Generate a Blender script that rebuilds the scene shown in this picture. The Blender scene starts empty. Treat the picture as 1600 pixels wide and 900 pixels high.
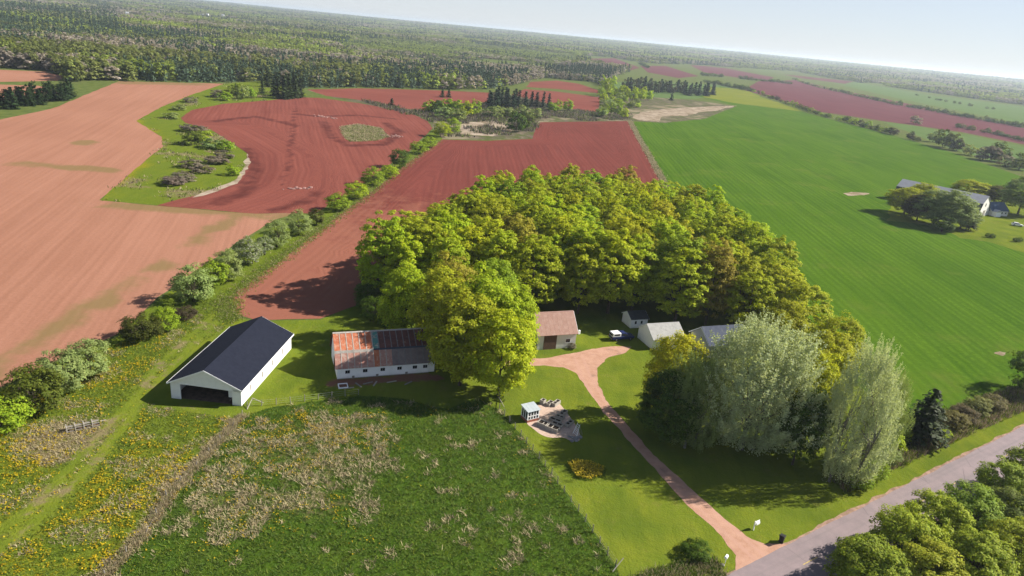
import bpy, bmesh, math, random
import numpy as np
from mathutils import Vector, Matrix, geometry as mgeo

S = bpy.context.scene
COL = S.collection
R = math.radians

# ------------------------------------------------------------------ camera, sky, sun, exposure
CAM_H, FPX = 60.0, 1110.0                     # drone height in metres, focal length for a 1600 px wide frame
ROLL, PITCH = math.atan(0.0965), R(19.89)     # the drone hangs a little to one side
fw = np.array([0, math.cos(PITCH), -math.sin(PITCH)])
_r0 = np.array([1.0, 0, 0]); _u0 = np.cross(_r0, fw)
c_r = _r0*math.cos(ROLL) + _u0*math.sin(ROLL)
c_u = -_r0*math.sin(ROLL) + _u0*math.cos(ROLL)
cam_d = bpy.data.cameras.new('camera'); cam = bpy.data.objects.new('camera', cam_d); COL.objects.link(cam)
cam_d.sensor_width = 36; cam_d.lens = 36*FPX/1600; cam_d.clip_start = 0.5; cam_d.clip_end = 60000
cam.matrix_world = Matrix(((c_r[0], c_u[0], -fw[0], 0), (c_r[1], c_u[1], -fw[1], 0), (c_r[2], c_u[2], -fw[2], CAM_H), (0, 0, 0, 1)))
S.camera = cam

SUN_AZ, SUN_EL = R(14.5), R(36)                 # azimuth from +x towards +y
sun_dir = Vector((math.cos(SUN_AZ)*math.cos(SUN_EL), math.sin(SUN_AZ)*math.cos(SUN_EL), math.sin(SUN_EL)))
W = bpy.data.worlds.new('World'); S.world = W; W.use_nodes = True
wn = W.node_tree.nodes; bg = wn['Background']
sky = wn.new('ShaderNodeTexSky'); sky.sky_type = 'NISHITA'; sky.sun_disc = False
sky.sun_elevation = SUN_EL; sky.sun_rotation = R(90) - SUN_AZ
sky.air_density = 0.8; sky.dust_density = 0.15; sky.ozone_density = 2.5; sky.altitude = 60
# a milky spring sky: thin high haze that whitens towards the horizon
_tc = wn.new('ShaderNodeTexCoord'); _sp = wn.new('ShaderNodeSeparateXYZ'); _mr = wn.new('ShaderNodeMapRange'); _mx = wn.new('ShaderNodeMix'); _mx.data_type = 'RGBA'
W.node_tree.links.new(_tc.outputs['Generated'], _sp.inputs[0]); W.node_tree.links.new(_sp.outputs[2], _mr.inputs[0])
_mr.inputs[1].default_value = 0.0; _mr.inputs[2].default_value = 0.6; _mr.inputs[3].default_value = 0.72; _mr.inputs[4].default_value = 0.12
W.node_tree.links.new(_mr.outputs[0], _mx.inputs[0]); W.node_tree.links.new(sky.outputs[0], _mx.inputs[6]); _mx.inputs[7].default_value = (6.6, 6.9, 7.6, 1)
W.node_tree.links.new(_mx.outputs[2], bg.inputs[0]); bg.inputs[1].default_value = 0.05
sl = bpy.data.lights.new('sun', 'SUN'); sl.energy = 5.0; sl.angle = R(0.53); sl.color = (1.0, 0.93, 0.82)
so = bpy.data.objects.new('sun', sl); COL.objects.link(so); so.rotation_euler = sun_dir.to_track_quat('Z', 'Y').to_euler()
so.location = (150, 60, 150)
S.view_settings.view_transform = 'Standard'; S.view_settings.look = 'None'
S.view_settings.exposure = 1.2; S.view_settings.gamma = 1.0
S.render.engine = 'CYCLES'
S.cycles.max_bounces = 5; S.cycles.diffuse_bounces = 3; S.cycles.glossy_bounces = 2; S.cycles.transmission_bounces = 3
S.cycles.volume_bounces = 0; S.cycles.transparent_max_bounces = 4
S.cycles.use_denoising = True

# ------------------------------------------------------------------ helpers
rng = np.random.default_rng(7)
random.seed(7)

def G(x, y, z=0.0):
    """the point at height z on the line from the drone through a place seen in the photograph (metres)"""
    d = c_r*(x-800) + c_u*(450-y) + fw*FPX
    t = (z-CAM_H)/d[2]
    return (d[0]*t, d[1]*t)
def GP(pts, z=0.0): return [G(x, y, z) for x, y in pts]

def _hash(ix, iy, s):
    n = (ix*374761393 + iy*668265263 + s*982451653) & 0xffffffff
    n = ((n ^ (n >> 13))*1274126177) & 0xffffffff
    return ((n ^ (n >> 16)) & 0xffff)/65535.0
def vnoise(x, y, s=0):
    x = np.asarray(x, float); y = np.asarray(y, float)
    ix = np.floor(x).astype(np.int64); iy = np.floor(y).astype(np.int64); fx = x-ix; fy = y-iy
    fx = fx*fx*(3-2*fx); fy = fy*fy*(3-2*fy)
    a = _hash(ix, iy, s); b = _hash(ix+1, iy, s); c = _hash(ix, iy+1, s); d = _hash(ix+1, iy+1, s)
    return (a*(1-fx)+b*fx)*(1-fy) + (c*(1-fx)+d*fx)*fy
def fbm(x, y, s=0, o=4):
    t = 0; a = 0.5
    for k in range(o):
        t = t + a*vnoise(np.asarray(x)*2**k, np.asarray(y)*2**k, s+k*17); a *= 0.5
    return t/(1-0.5**o)
def sstep(a, b, x):
    t = np.clip((np.asarray(x, float)-a)/(b-a), 0, 1); return t*t*(3-2*t)
def pdist(P, line, closed=False):
    P = np.asarray(P, float); L = np.asarray(line, float)
    n = len(L); best = np.full(len(P), 1e18)
    for i in range(n if closed else n-1):
        a = L[i]; b = L[(i+1) % n]; ab = b-a
        t = np.clip(((P-a)@ab)/max(ab@ab, 1e-9), 0, 1)
        best = np.minimum(best, np.sum((P-(a+t[:, None]*ab))**2, 1))
    return np.sqrt(best)
def inside(P, poly):
    P = np.asarray(P, float); x = P[:, 0]; y = P[:, 1]; r = np.zeros(len(P), bool); n = len(poly)
    for i in range(n):
        x1, y1 = poly[i]; x2, y2 = poly[(i+1) % n]
        if y1 == y2: continue
        c = ((y1 > y) != (y2 > y)) & (x < (x2-x1)*(y-y1)/(y2-y1)+x1)
        r ^= c
    return r
def sdist(P, poly):
    d = pdist(P, poly, True); return np.where(inside(P, poly), d, -d)      # positive inside

def link(name, data, parent=None):
    o = bpy.data.objects.new(name, data); COL.objects.link(o)
    if parent is not None: o.parent = parent
    return o
def tag(o, label=None, cat=None, group=None, kind=None):
    if label: o['label'] = label
    if cat: o['category'] = cat
    if group: o['group'] = group
    if kind: o['kind'] = kind
    return o
def thing(name, label, cat, loc=(0, 0, 0), rz=0, group=None):
    o = link(name, None); o.empty_display_size = 0.5
    o.location = loc; o.rotation_euler = (0, 0, rz)
    return tag(o, label, cat, group)

def np_mesh(name, V, F, mats=(), midx=None, smooth=False):
    """V (n,3), F (m,k) with constant k"""
    V = np.asarray(V, np.float32); F = np.asarray(F, np.int32)
    me = bpy.data.meshes.new(name); k = F.shape[1]
    me.vertices.add(len(V)); me.vertices.foreach_set('co', V.ravel())
    me.loops.add(F.size); me.loops.foreach_set('vertex_index', F.ravel())
    me.polygons.add(len(F))
    me.polygons.foreach_set('loop_start', np.arange(0, F.size, k, dtype=np.int32))
    me.polygons.foreach_set('loop_total', np.full(len(F), k, np.int32))
    for m in mats: me.materials.append(m)
    if midx is not None: me.polygons.foreach_set('material_index', np.asarray(midx, np.int32))
    if smooth: me.polygons.foreach_set('use_smooth', np.ones(len(F), bool))
    me.update(calc_edges=True); me.validate()
    return me

class MB:
    """collects boxes, prisms and tubes and links them as one mesh object"""
    def __init__(s): s.v = []; s.f = []
    def add(s, vs, fs):
        n = len(s.v); s.v += [tuple(map(float, p)) for p in vs]; s.f += [tuple(i+n for i in f) for f in fs]; return s
    def box(s, x0, x1, y0, y1, z0, z1):
        return s.add([(x0,y0,z0),(x1,y0,z0),(x1,y1,z0),(x0,y1,z0),(x0,y0,z1),(x1,y0,z1),(x1,y1,z1),(x0,y1,z1)],
                     [(0,3,2,1),(4,5,6,7),(0,1,5,4),(1,2,6,5),(2,3,7,6),(3,0,4,7)])
    def prism(s, prof, a, b, axis='x'):
        """a closed profile (counter-clockwise) pushed from a to b along the axis; prof in (y,z) for x, (x,z) for y, (x,y) for z"""
        n = len(prof)
        mk = {'x': lambda p, t: (t, p[0], p[1]), 'y': lambda p, t: (p[0], t, p[1]), 'z': lambda p, t: (p[0], p[1], t)}[axis]
        vs = [mk(p, a) for p in prof] + [mk(p, b) for p in prof]
        fs = [tuple(range(n))[::-1], tuple(range(n, 2*n))] + [(i, (i+1) % n, n+(i+1) % n, n+i) for i in range(n)]
        return s.add(vs, fs)
    def tube(s, p, q, r0, r1=None, n=6, cap=True):
        r1 = r0 if r1 is None else r1
        p = Vector(p); q = Vector(q); d = (q-p).normalized()
        a = d.orthogonal().normalized(); b = d.cross(a)
        vs = [p+(a*math.cos(2*math.pi*i/n)+b*math.sin(2*math.pi*i/n))*r0 for i in range(n)]
        vs += [q+(a*math.cos(2*math.pi*i/n)+b*math.sin(2*math.pi*i/n))*r1 for i in range(n)]
        fs = [(i, (i+1) % n, n+(i+1) % n, n+i) for i in range(n)]
        if cap: fs += [tuple(range(n))[::-1], tuple(range(n, 2*n))]
        return s.add(vs, fs)
    def slab(s, a, b, c, d, t):
        """a sheet through four corners with thickness t along its normal"""
        a, b, c, d = map(Vector, (a, b, c, d)); n = (b-a).cross(d-a).normalized()*t
        return s.add([a, b, c, d, a+n, b+n, c+n, d+n], [(0,3,2,1),(4,5,6,7),(0,1,5,4),(1,2,6,5),(2,3,7,6),(3,0,4,7)])
    def mesh(s, name, mat):
        me = bpy.data.meshes.new(name); me.from_pydata(s.v, [], s.f); me.materials.append(mat)
        bm = bmesh.new(); bm.from_mesh(me); bmesh.ops.recalc_face_normals(bm, faces=bm.faces); bm.to_mesh(me); bm.free()
        return me
    def build(s, name, mat, parent=None, label=None, bevel=0):
        o = link(name, s.mesh(name, mat), parent)
        if label: o['label'] = label
        if bevel:
            m = o.modifiers.new('bevel', 'BEVEL'); m.width = bevel; m.segments = 2; m.limit_method = 'ANGLE'
        return o

# ------------------------------------------------------------------ materials
class NT:
    def __init__(s, name):
        s.m = bpy.data.materials.new(name); s.m.use_nodes = True; s.t = s.m.node_tree; s.t.nodes.clear()
        s.out = s.t.nodes.new('ShaderNodeOutputMaterial')
    def n(s, typ, props=None, **inp):
        nd = s.t.nodes.new('ShaderNode'+typ)
        for k, v in (props or {}).items(): setattr(nd, k, v)
        for k, v in inp.items(): s.set(nd, k, v)
        return nd
    def set(s, nd, k, v):
        k = k.replace('_', ' ') if not k.startswith('i') or not k[1:].isdigit() else int(k[1:])
        sock = nd.inputs[k]
        if isinstance(v, bpy.types.NodeSocket): s.t.links.new(v, sock)
        elif isinstance(v, bpy.types.Node): s.t.links.new(v.outputs[0], sock)
        else:
            if sock.type == 'RGBA' and len(v) == 3: v = (*v, 1)
            sock.default_value = v
    def math(s, op, a, b=0.0, c=None, clamp=False):
        nd = s.n('Math', {'operation': op, 'use_clamp': clamp}, i0=a, i1=b)
        if c is not None: s.set(nd, 'i2', c)
        return nd.outputs[0]
    def mix(s, f, a, b, blend='MIX'):
        nd = s.n('Mix', {'data_type': 'RGBA', 'blend_type': blend, 'clamp_factor': True})
        s.set(nd, 'i0', f); s.set(nd, 'i6', a); s.set(nd, 'i7', b); return nd.outputs[2]
    def noise(s, vec, scale, detail=4, rough=0.55, dist=0.0):
        return s.n('TexNoise', None, Vector=vec, Scale=scale, Detail=detail, Roughness=rough, Distortion=dist).outputs[0]
    def ramp(s, f, a, b):
        return s.n('MapRange', {'interpolation_type': 'SMOOTHSTEP'}, Value=f, From_Min=a, From_Max=b).outputs[0]
    def pos(s): return s.n('NewGeometry').outputs['Position']
    def surf(s, col, rough=0.8, spec=0.3, bump=None, bdist=0.05, bstr=1.0, metal=0.0):
        p = s.n('BsdfPrincipled', None, Base_Color=col, Roughness=rough, Metallic=metal)
        p.inputs['Specular IOR Level'].default_value = spec
        if bump is not None:
            b = s.n('Bump', None, Strength=bstr, Distance=bdist, Height=bump); s.t.links.new(b.outputs[0], p.inputs['Normal'])
        s.t.links.new(p.outputs[0], s.out.inputs[0]); return s.m

def plain(name, col, rough=0.6, spec=0.3, var=0.12, scale=1.5, metal=0.0, grime=None):
    """a plain coat with faint wear"""
    t = NT(name); tc = t.n('TexCoord').outputs['Object']
    n = t.noise(tc, scale, 5, 0.6)
    c = t.mix(t.ramp(n, 0.3, 0.7), tuple(x*(1-var) for x in col), tuple(min(1, x*(1+var)) for x in col))
    if grime:
        c = t.mix(t.math('MULTIPLY', t.ramp(t.noise(tc, scale*0.6, 6, 0.7), 0.5, 0.75), 0.8), c, grime)
    return t.surf(c, rough, spec, t.noise(tc, scale*8, 3), 0.01, 0.5, metal)

def field_mat(name, lo, hi, pitch, row=0.5, patch=None, patch_amt=0.0, fine=None, ridge=0.10, weed=None, streak=0.5):
    """tilled or drilled land; the sheet's uv map runs along (u) and across (v) the rows in metres"""
    t = NT(name); uv = t.n('UVMap', {'uv_map': 'rows'}).outputs[0]; pos = t.pos()
    sep = t.n('SeparateXYZ', None, Vector=uv)
    wob = t.math('MULTIPLY', t.math('SUBTRACT', t.noise(uv, 0.05, 3), 0.5), pitch*0.9)
    v = t.math('ADD', sep.outputs[1], wob)
    s1 = t.math('SINE', t.math('MULTIPLY', v, 2*math.pi/pitch))
    s1 = t.math('MULTIPLY_ADD', s1, 0.5, 0.5)
    st = t.n('Mapping', None, Vector=uv, Scale=(0.012, 1.0/(pitch*1.3), 1))
    streaks = t.noise(st.outputs[0], 1.0, 5, 0.65)
    st2 = t.n('Mapping', None, Vector=uv, Scale=(0.004, 0.05, 1))
    wide = t.noise(st2.outputs[0], 1.0, 4, 0.6)
    big = t.noise(pos, 0.018, 5, 0.6)
    clod = t.noise(pos, 1.6, 4, 0.7)
    gate = t.ramp(t.noise(pos, 0.03, 3), 0.35, 0.62)
    f = t.math('MULTIPLY', t.math('MULTIPLY', s1, t.math('MULTIPLY', t.ramp(t.noise(pos, 0.7, 4, 0.7), 0.36, 0.58), row*1.5)), t.math('MULTIPLY_ADD', gate, 0.6, 0.4))
    f = t.math('ADD', f, t.math('MULTIPLY', t.ramp(streaks, 0.3, 0.7), streak))
    f = t.math('ADD', f, t.math('MULTIPLY', t.ramp(big, 0.3, 0.7), 0.35))
    f = t.math('ADD', f, t.math('MULTIPLY', t.ramp(wide, 0.35, 0.65), 0.3))
    f = t.math('MULTIPLY', f, 1.0/(row*0.65+streak+0.65))
    f = t.math('ADD', f, t.math('MULTIPLY', t.math('SUBTRACT', clod, 0.5), fine or 0.5), clamp=True)
    c = t.mix(f, lo, hi)
    if patch:
        m = t.n('Attribute', {'attribute_name': 'mask'})
        ms = t.n('SeparateColor', None, Color=m.outputs[0])
        k = t.math('ADD', ms.outputs[0], t.math('MULTIPLY', t.math('SUBTRACT', t.noise(pos, 0.15, 5, 0.7), 0.5), 0.9))
        k = t.math('MULTIPLY', t.ramp(k, 0.35, 0.8), patch_amt)
        c = t.mix(k, c, patch)
    if weed:
        k2 = t.math('MULTIPLY', t.ramp(t.noise(pos, 0.035, 7, 0.72), 0.52, 0.70), 0.7)
        c = t.mix(k2, c, weed)
    h = t.math('ADD', t.math('MULTIPLY', s1, 0.6), t.math('MULTIPLY', clod, 0.9))
    return t.surf(c, 1.0, 0.0, h, ridge, 1.0)

def grass_mat():
    """turf: the mask attribute carries dry straw (r), dandelions (g), lushness (b) and bare soil (a) of each zone"""
    t = NT('turf'); pos = t.pos()
    m = t.n('Attribute', {'attribute_name': 'mask'}); ms = t.n('SeparateColor', None, Color=m.outputs[0])
    dry, dand, lush, soil = ms.outputs[0], ms.outputs[1], ms.outputs[2], m.outputs['Alpha']
    n1 = t.noise(pos, 0.9, 6, 0.7); n2 = t.noise(pos, 0.13, 5, 0.65); n3 = t.noise(pos, 3.5, 3, 0.7)
    lawn = t.mix(t.ramp(n2, 0.3, 0.7), (0.150, 0.170, 0.017), (0.112, 0.150, 0.015))
    lawn = t.mix(t.math('MULTIPLY', t.ramp(n1, 0.5, 0.75), 0.45), lawn, (0.195, 0.188, 0.026))
    mow = t.n('Mapping', None, Vector=pos, Scale=(0.55, 0.10, 1), Rotation=(0, 0, 0.55))
    lawn = t.mix(t.math('MULTIPLY', t.ramp(t.noise(mow.outputs[0], 1.0, 4, 0.6), 0.40, 0.62), 0.35), lawn, (0.082, 0.115, 0.012))
    lawn = t.mix(t.math('MULTIPLY', t.ramp(t.noise(pos, 0.22, 6, 0.75), 0.56, 0.72), 0.6), lawn, (0.185, 0.155, 0.045))
    tall = t.mix(t.ramp(n1, 0.3, 0.7), (0.028, 0.060, 0.007), (0.058, 0.098, 0.012))
    tall = t.mix(t.math('MULTIPLY', t.ramp(n2, 0.45, 0.7), 0.55), tall, (0.056, 0.083, 0.012))
    c = t.mix(t.math('ADD', lush, t.math('MULTIPLY', t.math('SUBTRACT', n1, 0.5), 0.5), clamp=True), lawn, tall)
    kd = t.math('ADD', dry, t.math('MULTIPLY', t.math('SUBTRACT', t.noise(pos, 0.55, 6, 0.75), 0.5), 1.7))
    straw = t.mix(n3, (0.124, 0.093, 0.0465), (0.2108, 0.1674, 0.0992))
    c = t.mix(t.math('MULTIPLY', t.ramp(kd, 0.45, 0.85), 0.85), c, straw)
    kf = t.math('ADD', t.math('MULTIPLY', dand, 0.75), t.math('MULTIPLY', t.math('SUBTRACT', t.noise(pos, 1.3, 5, 0.8), 0.5), 1.5))
    c = t.mix(t.math('MULTIPLY', t.ramp(kf, 0.66, 0.9), 0.45), c, (0.26, 0.20, 0.006))
    ks = t.math('ADD', soil, t.math('MULTIPLY', t.math('SUBTRACT', n1, 0.5), 0.8))
    c = t.mix(t.ramp(ks, 0.4, 0.75), c, t.mix(n3, (0.1364, 0.062, 0.0372), (0.2108, 0.1116, 0.0744)))
    return t.surf(c, 1.0, 0.0, t.math('ADD', n1, t.math('MULTIPLY', n3, 0.5)), 0.25, 0.8)

def leaf_mat(name, attr=False, trans=0.48, blossom=0.0, twig=False, vary=0.75):
    """foliage: the colour is the object's own, each leaf clump a little off it"""
    t = NT(name)
    col = t.n('Attribute', {'attribute_name': 'tint', 'attribute_type': 'INSTANCER'}).outputs[0] if attr else t.n('ObjectInfo').outputs['Color']
    isl = t.n('NewGeometry').outputs['Random Per Island']
    w = t.n('TexWhiteNoise', {'noise_dimensions': '1D'}, W=isl)
    hs = t.n('HueSaturation', None, Color=col)
    t.set(hs, 'Hue', t.math('MULTIPLY_ADD', isl, 0.03, 0.488)); t.set(hs, 'Value', t.math('MULTIPLY_ADD', w.outputs[0], vary, 1.03-vary*0.5))
    c = hs.outputs[0]
    if blossom: c = t.mix(t.math('GREATER_THAN', w.outputs[0], 1-blossom), c, (0.341, 0.3472, 0.2852))
    p = t.n('BsdfPrincipled', None, Base_Color=c, Roughness=0.6); p.inputs['Specular IOR Level'].default_value = 0.08
    tr = t.n('BsdfTranslucent', None, Color=t.mix(0.6, c, (1.0, 0.95, 0.25), 'MULTIPLY') if not twig else c)
    mx = t.n('MixShader', None, i0=trans); t.t.links.new(p.outputs[0], mx.inputs[1]); t.t.links.new(tr.outputs[0], mx.inputs[2])
    t.t.links.new(mx.outputs[0], t.out.inputs[0]); return t.m

M = {}
M['turf'] = grass_mat()
M['leaf'] = leaf_mat('leaf')
M['blossom_leaf'] = leaf_mat('blossom_leaf', blossom=0.35)
M['silver_leaf'] = leaf_mat('silver_leaf', trans=0.42, vary=0.35)
M['needle'] = leaf_mat('needle', trans=0.12, twig=True)
M['far_leaf'] = leaf_mat('far_leaf', attr=True, trans=0.3)
M['far_needle'] = leaf_mat('far_needle', attr=True, trans=0.1, twig=True)
M['bark'] = plain('bark', (0.0682, 0.0527, 0.0403), 0.9, 0.1, 0.4, 6)
M['pale_bark'] = plain('pale_bark', (0.1612, 0.1488, 0.124), 0.9, 0.1, 0.3, 6)
M['red_soil'] = field_mat('dark_red_tilled_soil', (0.115, 0.034, 0.027), (0.195, 0.064, 0.048), 2.3, 0.22, fine=1.3, streak=0.65, ridge=0.05, patch=(0.060, 0.018, 0.016), patch_amt=0.8)
M['east_soil'] = field_mat('deep_red_tilled_soil', (0.098, 0.028, 0.023), (0.156, 0.045, 0.036), 2.3, 0.22, fine=1.3, streak=0.6, ridge=0.05, patch=(0.24, 0.100, 0.066), patch_amt=0.7)
M['pale_soil'] = field_mat('pale_red_tilled_soil', (0.222, 0.105, 0.068), (0.300, 0.150, 0.102), 1.8, 0.07, fine=1.5, streak=0.55, patch=(0.1488, 0.1116, 0.0465), patch_amt=0.75, ridge=0.02)
M['far_soil'] = field_mat('far_red_tilled_soil', (0.080, 0.028, 0.034), (0.125, 0.043, 0.050), 7, 0.3)
M['crop'] = field_mat('young_grain_crop', (0.030, 0.073, 0.0055), (0.070, 0.128, 0.010), 2.4, 0.55, weed=(0.085, 0.115, 0.018), ridge=0.07, fine=1.1, streak=0.75)
M['pale_crop'] = field_mat('pale_hay_crop', (0.062, 0.1054, 0.0279), (0.093, 0.1364, 0.0434), 6, 0.3)
M['yellow_crop'] = field_mat('flowering_hay', (0.085, 0.125, 0.018), (0.165, 0.165, 0.018), 8, 0.2)

def ground_mat():
    t = NT('rough_ground'); pos = t.pos()
    n1 = t.noise(pos, 0.25, 6, 0.7); n2 = t.noise(pos, 0.01, 5, 0.6)
    c = t.mix(t.ramp(n1, 0.3, 0.7), (0.055, 0.080, 0.018), (0.105, 0.125, 0.035))
    c = t.mix(t.math('MULTIPLY', t.ramp(n2, 0.5, 0.7), 0.6), c, (0.0992, 0.0868, 0.0496))
    return t.surf(c, 1.0, 0.0, n1, 0.3, 0.8)
M['rough'] = ground_mat()

def scrub_mat():
    t = NT('scrubland'); pos = t.pos()
    n1 = t.noise(pos, 0.12, 6, 0.7); n2 = t.noise(pos, 0.03, 5, 0.65); n3 = t.noise(pos, 0.8, 4, 0.7)
    c = t.mix(t.ramp(n1, 0.35, 0.65), (0.062, 0.0806, 0.0186), (0.1178, 0.0899, 0.0775))
    c = t.mix(t.ramp(n2, 0.5, 0.62), c, (0.1984, 0.1674, 0.1116))
    c = t.mix(t.math('MULTIPLY', t.ramp(n3, 0.45, 0.75), 0.5), c, (0.0434, 0.0496, 0.0186))
    return t.surf(c, 1.0, 0.0, n3, 0.4, 0.8)
M['scrub'] = scrub_mat()

def sand_mat():
    t = NT('sand'); pos = t.pos(); n = t.noise(pos, 0.12, 6, 0.75)
    c = t.mix(t.ramp(n, 0.35, 0.65), (0.1488, 0.1116, 0.0682), (0.3224, 0.2666, 0.2108)); return t.surf(c, 1.0, 0.0, n, 0.2)
M['sand'] = sand_mat()

def gravel_mat():
    t = NT('red_gravel'); pos = t.pos(); n1 = t.noise(pos, 0.5, 6, 0.7); n2 = t.noise(pos, 4, 4, 0.7)
    uv = t.n('UVMap', {'uv_map': 'rows'}).outputs[0]; v = t.n('SeparateXYZ', None, Vector=uv).outputs[1]
    c = t.mix(t.ramp(n1, 0.3, 0.7), (0.31, 0.175, 0.12), (0.41, 0.25, 0.185))
    c = t.mix(t.math('MULTIPLY', t.ramp(n2, 0.4, 0.75), 0.5), c, (0.341, 0.2108, 0.1612))
    c = t.mix(t.math('MULTIPLY', t.ramp(t.noise(pos, 0.2, 3), 0.6, 0.72), 0.55), c, (0.1488, 0.0992, 0.0806))
    # two wheel tracks stay smoother and paler
    w = t.math('ABSOLUTE', t.math('SUBTRACT', t.math('ABSOLUTE', v), 0.85))
    c = t.mix(t.math('MULTIPLY', t.ramp(w, 0.45, 0.1), 0.6), c, (0.372, 0.2232, 0.1736))
    return t.surf(c, 1.0, 0.0, n2, 0.04)
M['gravel'] = gravel_mat()
M['shoulder'] = plain('dusty_shoulder', (0.25, 0.165, 0.125), 1.0, 0.0, 0.3, 1.2, grime=(0.13, 0.13, 0.03))

def asphalt_mat():
    t = NT('asphalt'); pos = t.pos(); n1 = t.noise(pos, 0.35, 6, 0.7); n2 = t.noise(pos, 9, 3, 0.7)
    uv = t.n('UVMap', {'uv_map': 'rows'}).outputs[0]
    c = t.mix(t.ramp(n1, 0.3, 0.7), (0.165, 0.130, 0.138), (0.215, 0.165, 0.172))
    c = t.mix(t.math('MULTIPLY', t.ramp(n2, 0.4, 0.7), 0.25), c, (0.2046, 0.186, 0.1798))
    st = t.n('Mapping', None, Vector=uv, Scale=(0.03, 1.1, 1))
    c = t.mix(t.math('MULTIPLY', t.ramp(t.noise(st.outputs[0], 1, 4), 0.45, 0.7), 0.35), c, (0.1054, 0.0961, 0.0961))
    vor = t.n('TexVoronoi', {'feature': 'DISTANCE_TO_EDGE'}, Vector=pos, Scale=0.12)
    crack = t.math('MULTIPLY', t.ramp(vor.outputs[0], 0.006, 0.0), t.ramp(t.noise(pos, 0.1, 3), 0.5, 0.6))
    c = t.mix(t.math('MULTIPLY', crack, 0.6), c, (0.0496, 0.0434, 0.0434))
    return t.surf(c, 0.85, 0.3, n2, 0.01)
M['asphalt'] = asphalt_mat()
M['road_paint'] = plain('worn_yellow_road_paint', (0.3844, 0.2852, 0.0868), 0.7, 0.2, 0.25, 3)

# ------------------------------------------------------------------ land
def hill(x, y):
    r = np.hypot(x, y)
    k = sstep(2700, 9000, r)
    return k*(34 + 26*(fbm(np.asarray(x)/2600.0, np.asarray(y)/1500.0, 5, 4)-0.4)) + sstep(2700, 4500, r)*6*fbm(np.asarray(x)/500.0, np.asarray(y)/350.0, 9, 3)

def build_ground():
    rad = np.concatenate([[0], np.linspace(40, 1500, 24), np.geomspace(1700, 15000, 46)])
    na = 144; V = []; F = []
    for r in rad:
        for a in range(na):
            th = 2*math.pi*a/na; V.append((r*math.sin(th), r*math.cos(th), 0))
    V = np.array(V); V[:, 2] = hill(V[:, 0], V[:, 1])
    for i in range(len(rad)-1):
        for a in range(na):
            b = (a+1) % na; F.append((i*na+a, i*na+b, (i+1)*na+b, (i+1)*na+a))
    F = np.array(F)[:, ::-1]
    tag(link('ground', np_mesh('ground', V, F, [M['rough']], smooth=True)), kind='structure')
build_ground()

def densify(poly, step, jit, seed):
    out = []; rg = np.random.default_rng(seed); n = len(poly)
    for i in range(n):
        a = np.array(poly[i]); b = np.array(poly[(i+1) % n]); d = b-a; L = np.hypot(*d); k = max(1, int(L/step)); nrm = np.array([-d[1], d[0]])/max(L, 1e-6)
        for j in range(k):
            p = a+d*j/k
            if j: p = p + nrm*(vnoise(p[0]/(step*2.5), p[1]/(step*2.5), seed)-0.5)*2*jit + nrm*rg.normal(0, jit*0.18)
            out.append(tuple(p))
    return out

def smooth_poly(poly, it=2, closed=True):
    for _ in range(it):
        o = []; n = len(poly)
        for i in range(n if closed else n-1):
            a = np.array(poly[i]); b = np.array(poly[(i+1) % n]); o += [tuple(a*0.75+b*0.25), tuple(a*0.25+b*0.75)]
        poly = o if closed else [poly[0]]+o+[poly[-1]]
    return poly

def sheet(name, poly, z, mat, step, jit=0.3, bstep=None, rows=0.0, mask=None, seed=1, rowfn=None, relief=0.0, label=None):
    """a sheet of land: a ragged outline filled with a net of points; rows = heading of the rows (radians from +x)"""
    b = densify(poly, bstep or step, jit, seed)
    P = np.array(b)
    lo = P.min(0); hi = P.max(0)
    gx, gy = np.meshgrid(np.arange(lo[0], hi[0], step), np.arange(lo[1], hi[1], step))
    Q = np.stack([gx.ravel(), gy.ravel()], 1); Q = Q + rng.uniform(-0.25, 0.25, Q.shape)*step
    Q = Q[sdist(Q, b) > step*0.4]
    allp = [Vector(p) for p in b]+[Vector(p) for p in Q]; n = len(b)
    vs, es, fs, *_ = mgeo.delaunay_2d_cdt(allp, [(i, (i+1) % n) for i in range(n)], [list(range(n))], 1, 1e-5)
    V = np.array([(v[0], v[1], z) for v in vs]); F = np.array([f for f in fs if len(f) == 3])
    a = V[F[:, 1]]-V[F[:, 0]]; c = V[F[:, 2]]-V[F[:, 0]]; fl = (a[:, 0]*c[:, 1]-a[:, 1]*c[:, 0]) < 0
    F[fl] = F[fl][:, ::-1]
    if relief:
        e = np.minimum(1, np.maximum(0, pdist(V[:, :2], b, True))/(step*4)); V[:, 2] += relief*e*fbm(V[:, 0]/45, V[:, 1]/45, seed+3, 3)
    me = np_mesh(name, V, F, [mat])
    uvl = me.uv_layers.new(name='rows')
    if rowfn is None:
        u = V[:, 0]*math.cos(rows)+V[:, 1]*math.sin(rows); w = -V[:, 0]*math.sin(rows)+V[:, 1]*math.cos(rows)
    else: u, w = rowfn(V[:, :2])
    li = np.zeros(len(me.loops), np.int32); me.loops.foreach_get('vertex_index', li)
    uvl.data.foreach_set('uv', np.stack([u[li], w[li]], 1).astype(np.float32).ravel())
    if mask is not None:
        at = me.attributes.new('mask', 'FLOAT_COLOR', 'POINT'); at.data.foreach_set('color', np.asarray(mask(V[:, :2]), np.float32).ravel())
    o = link(name, me); tag(o, label, kind='structure'); return o

def heading(p, q): a = G(*p); b = G(*q); return math.atan2(b[1]-a[1], b[0]-a[0])

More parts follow.
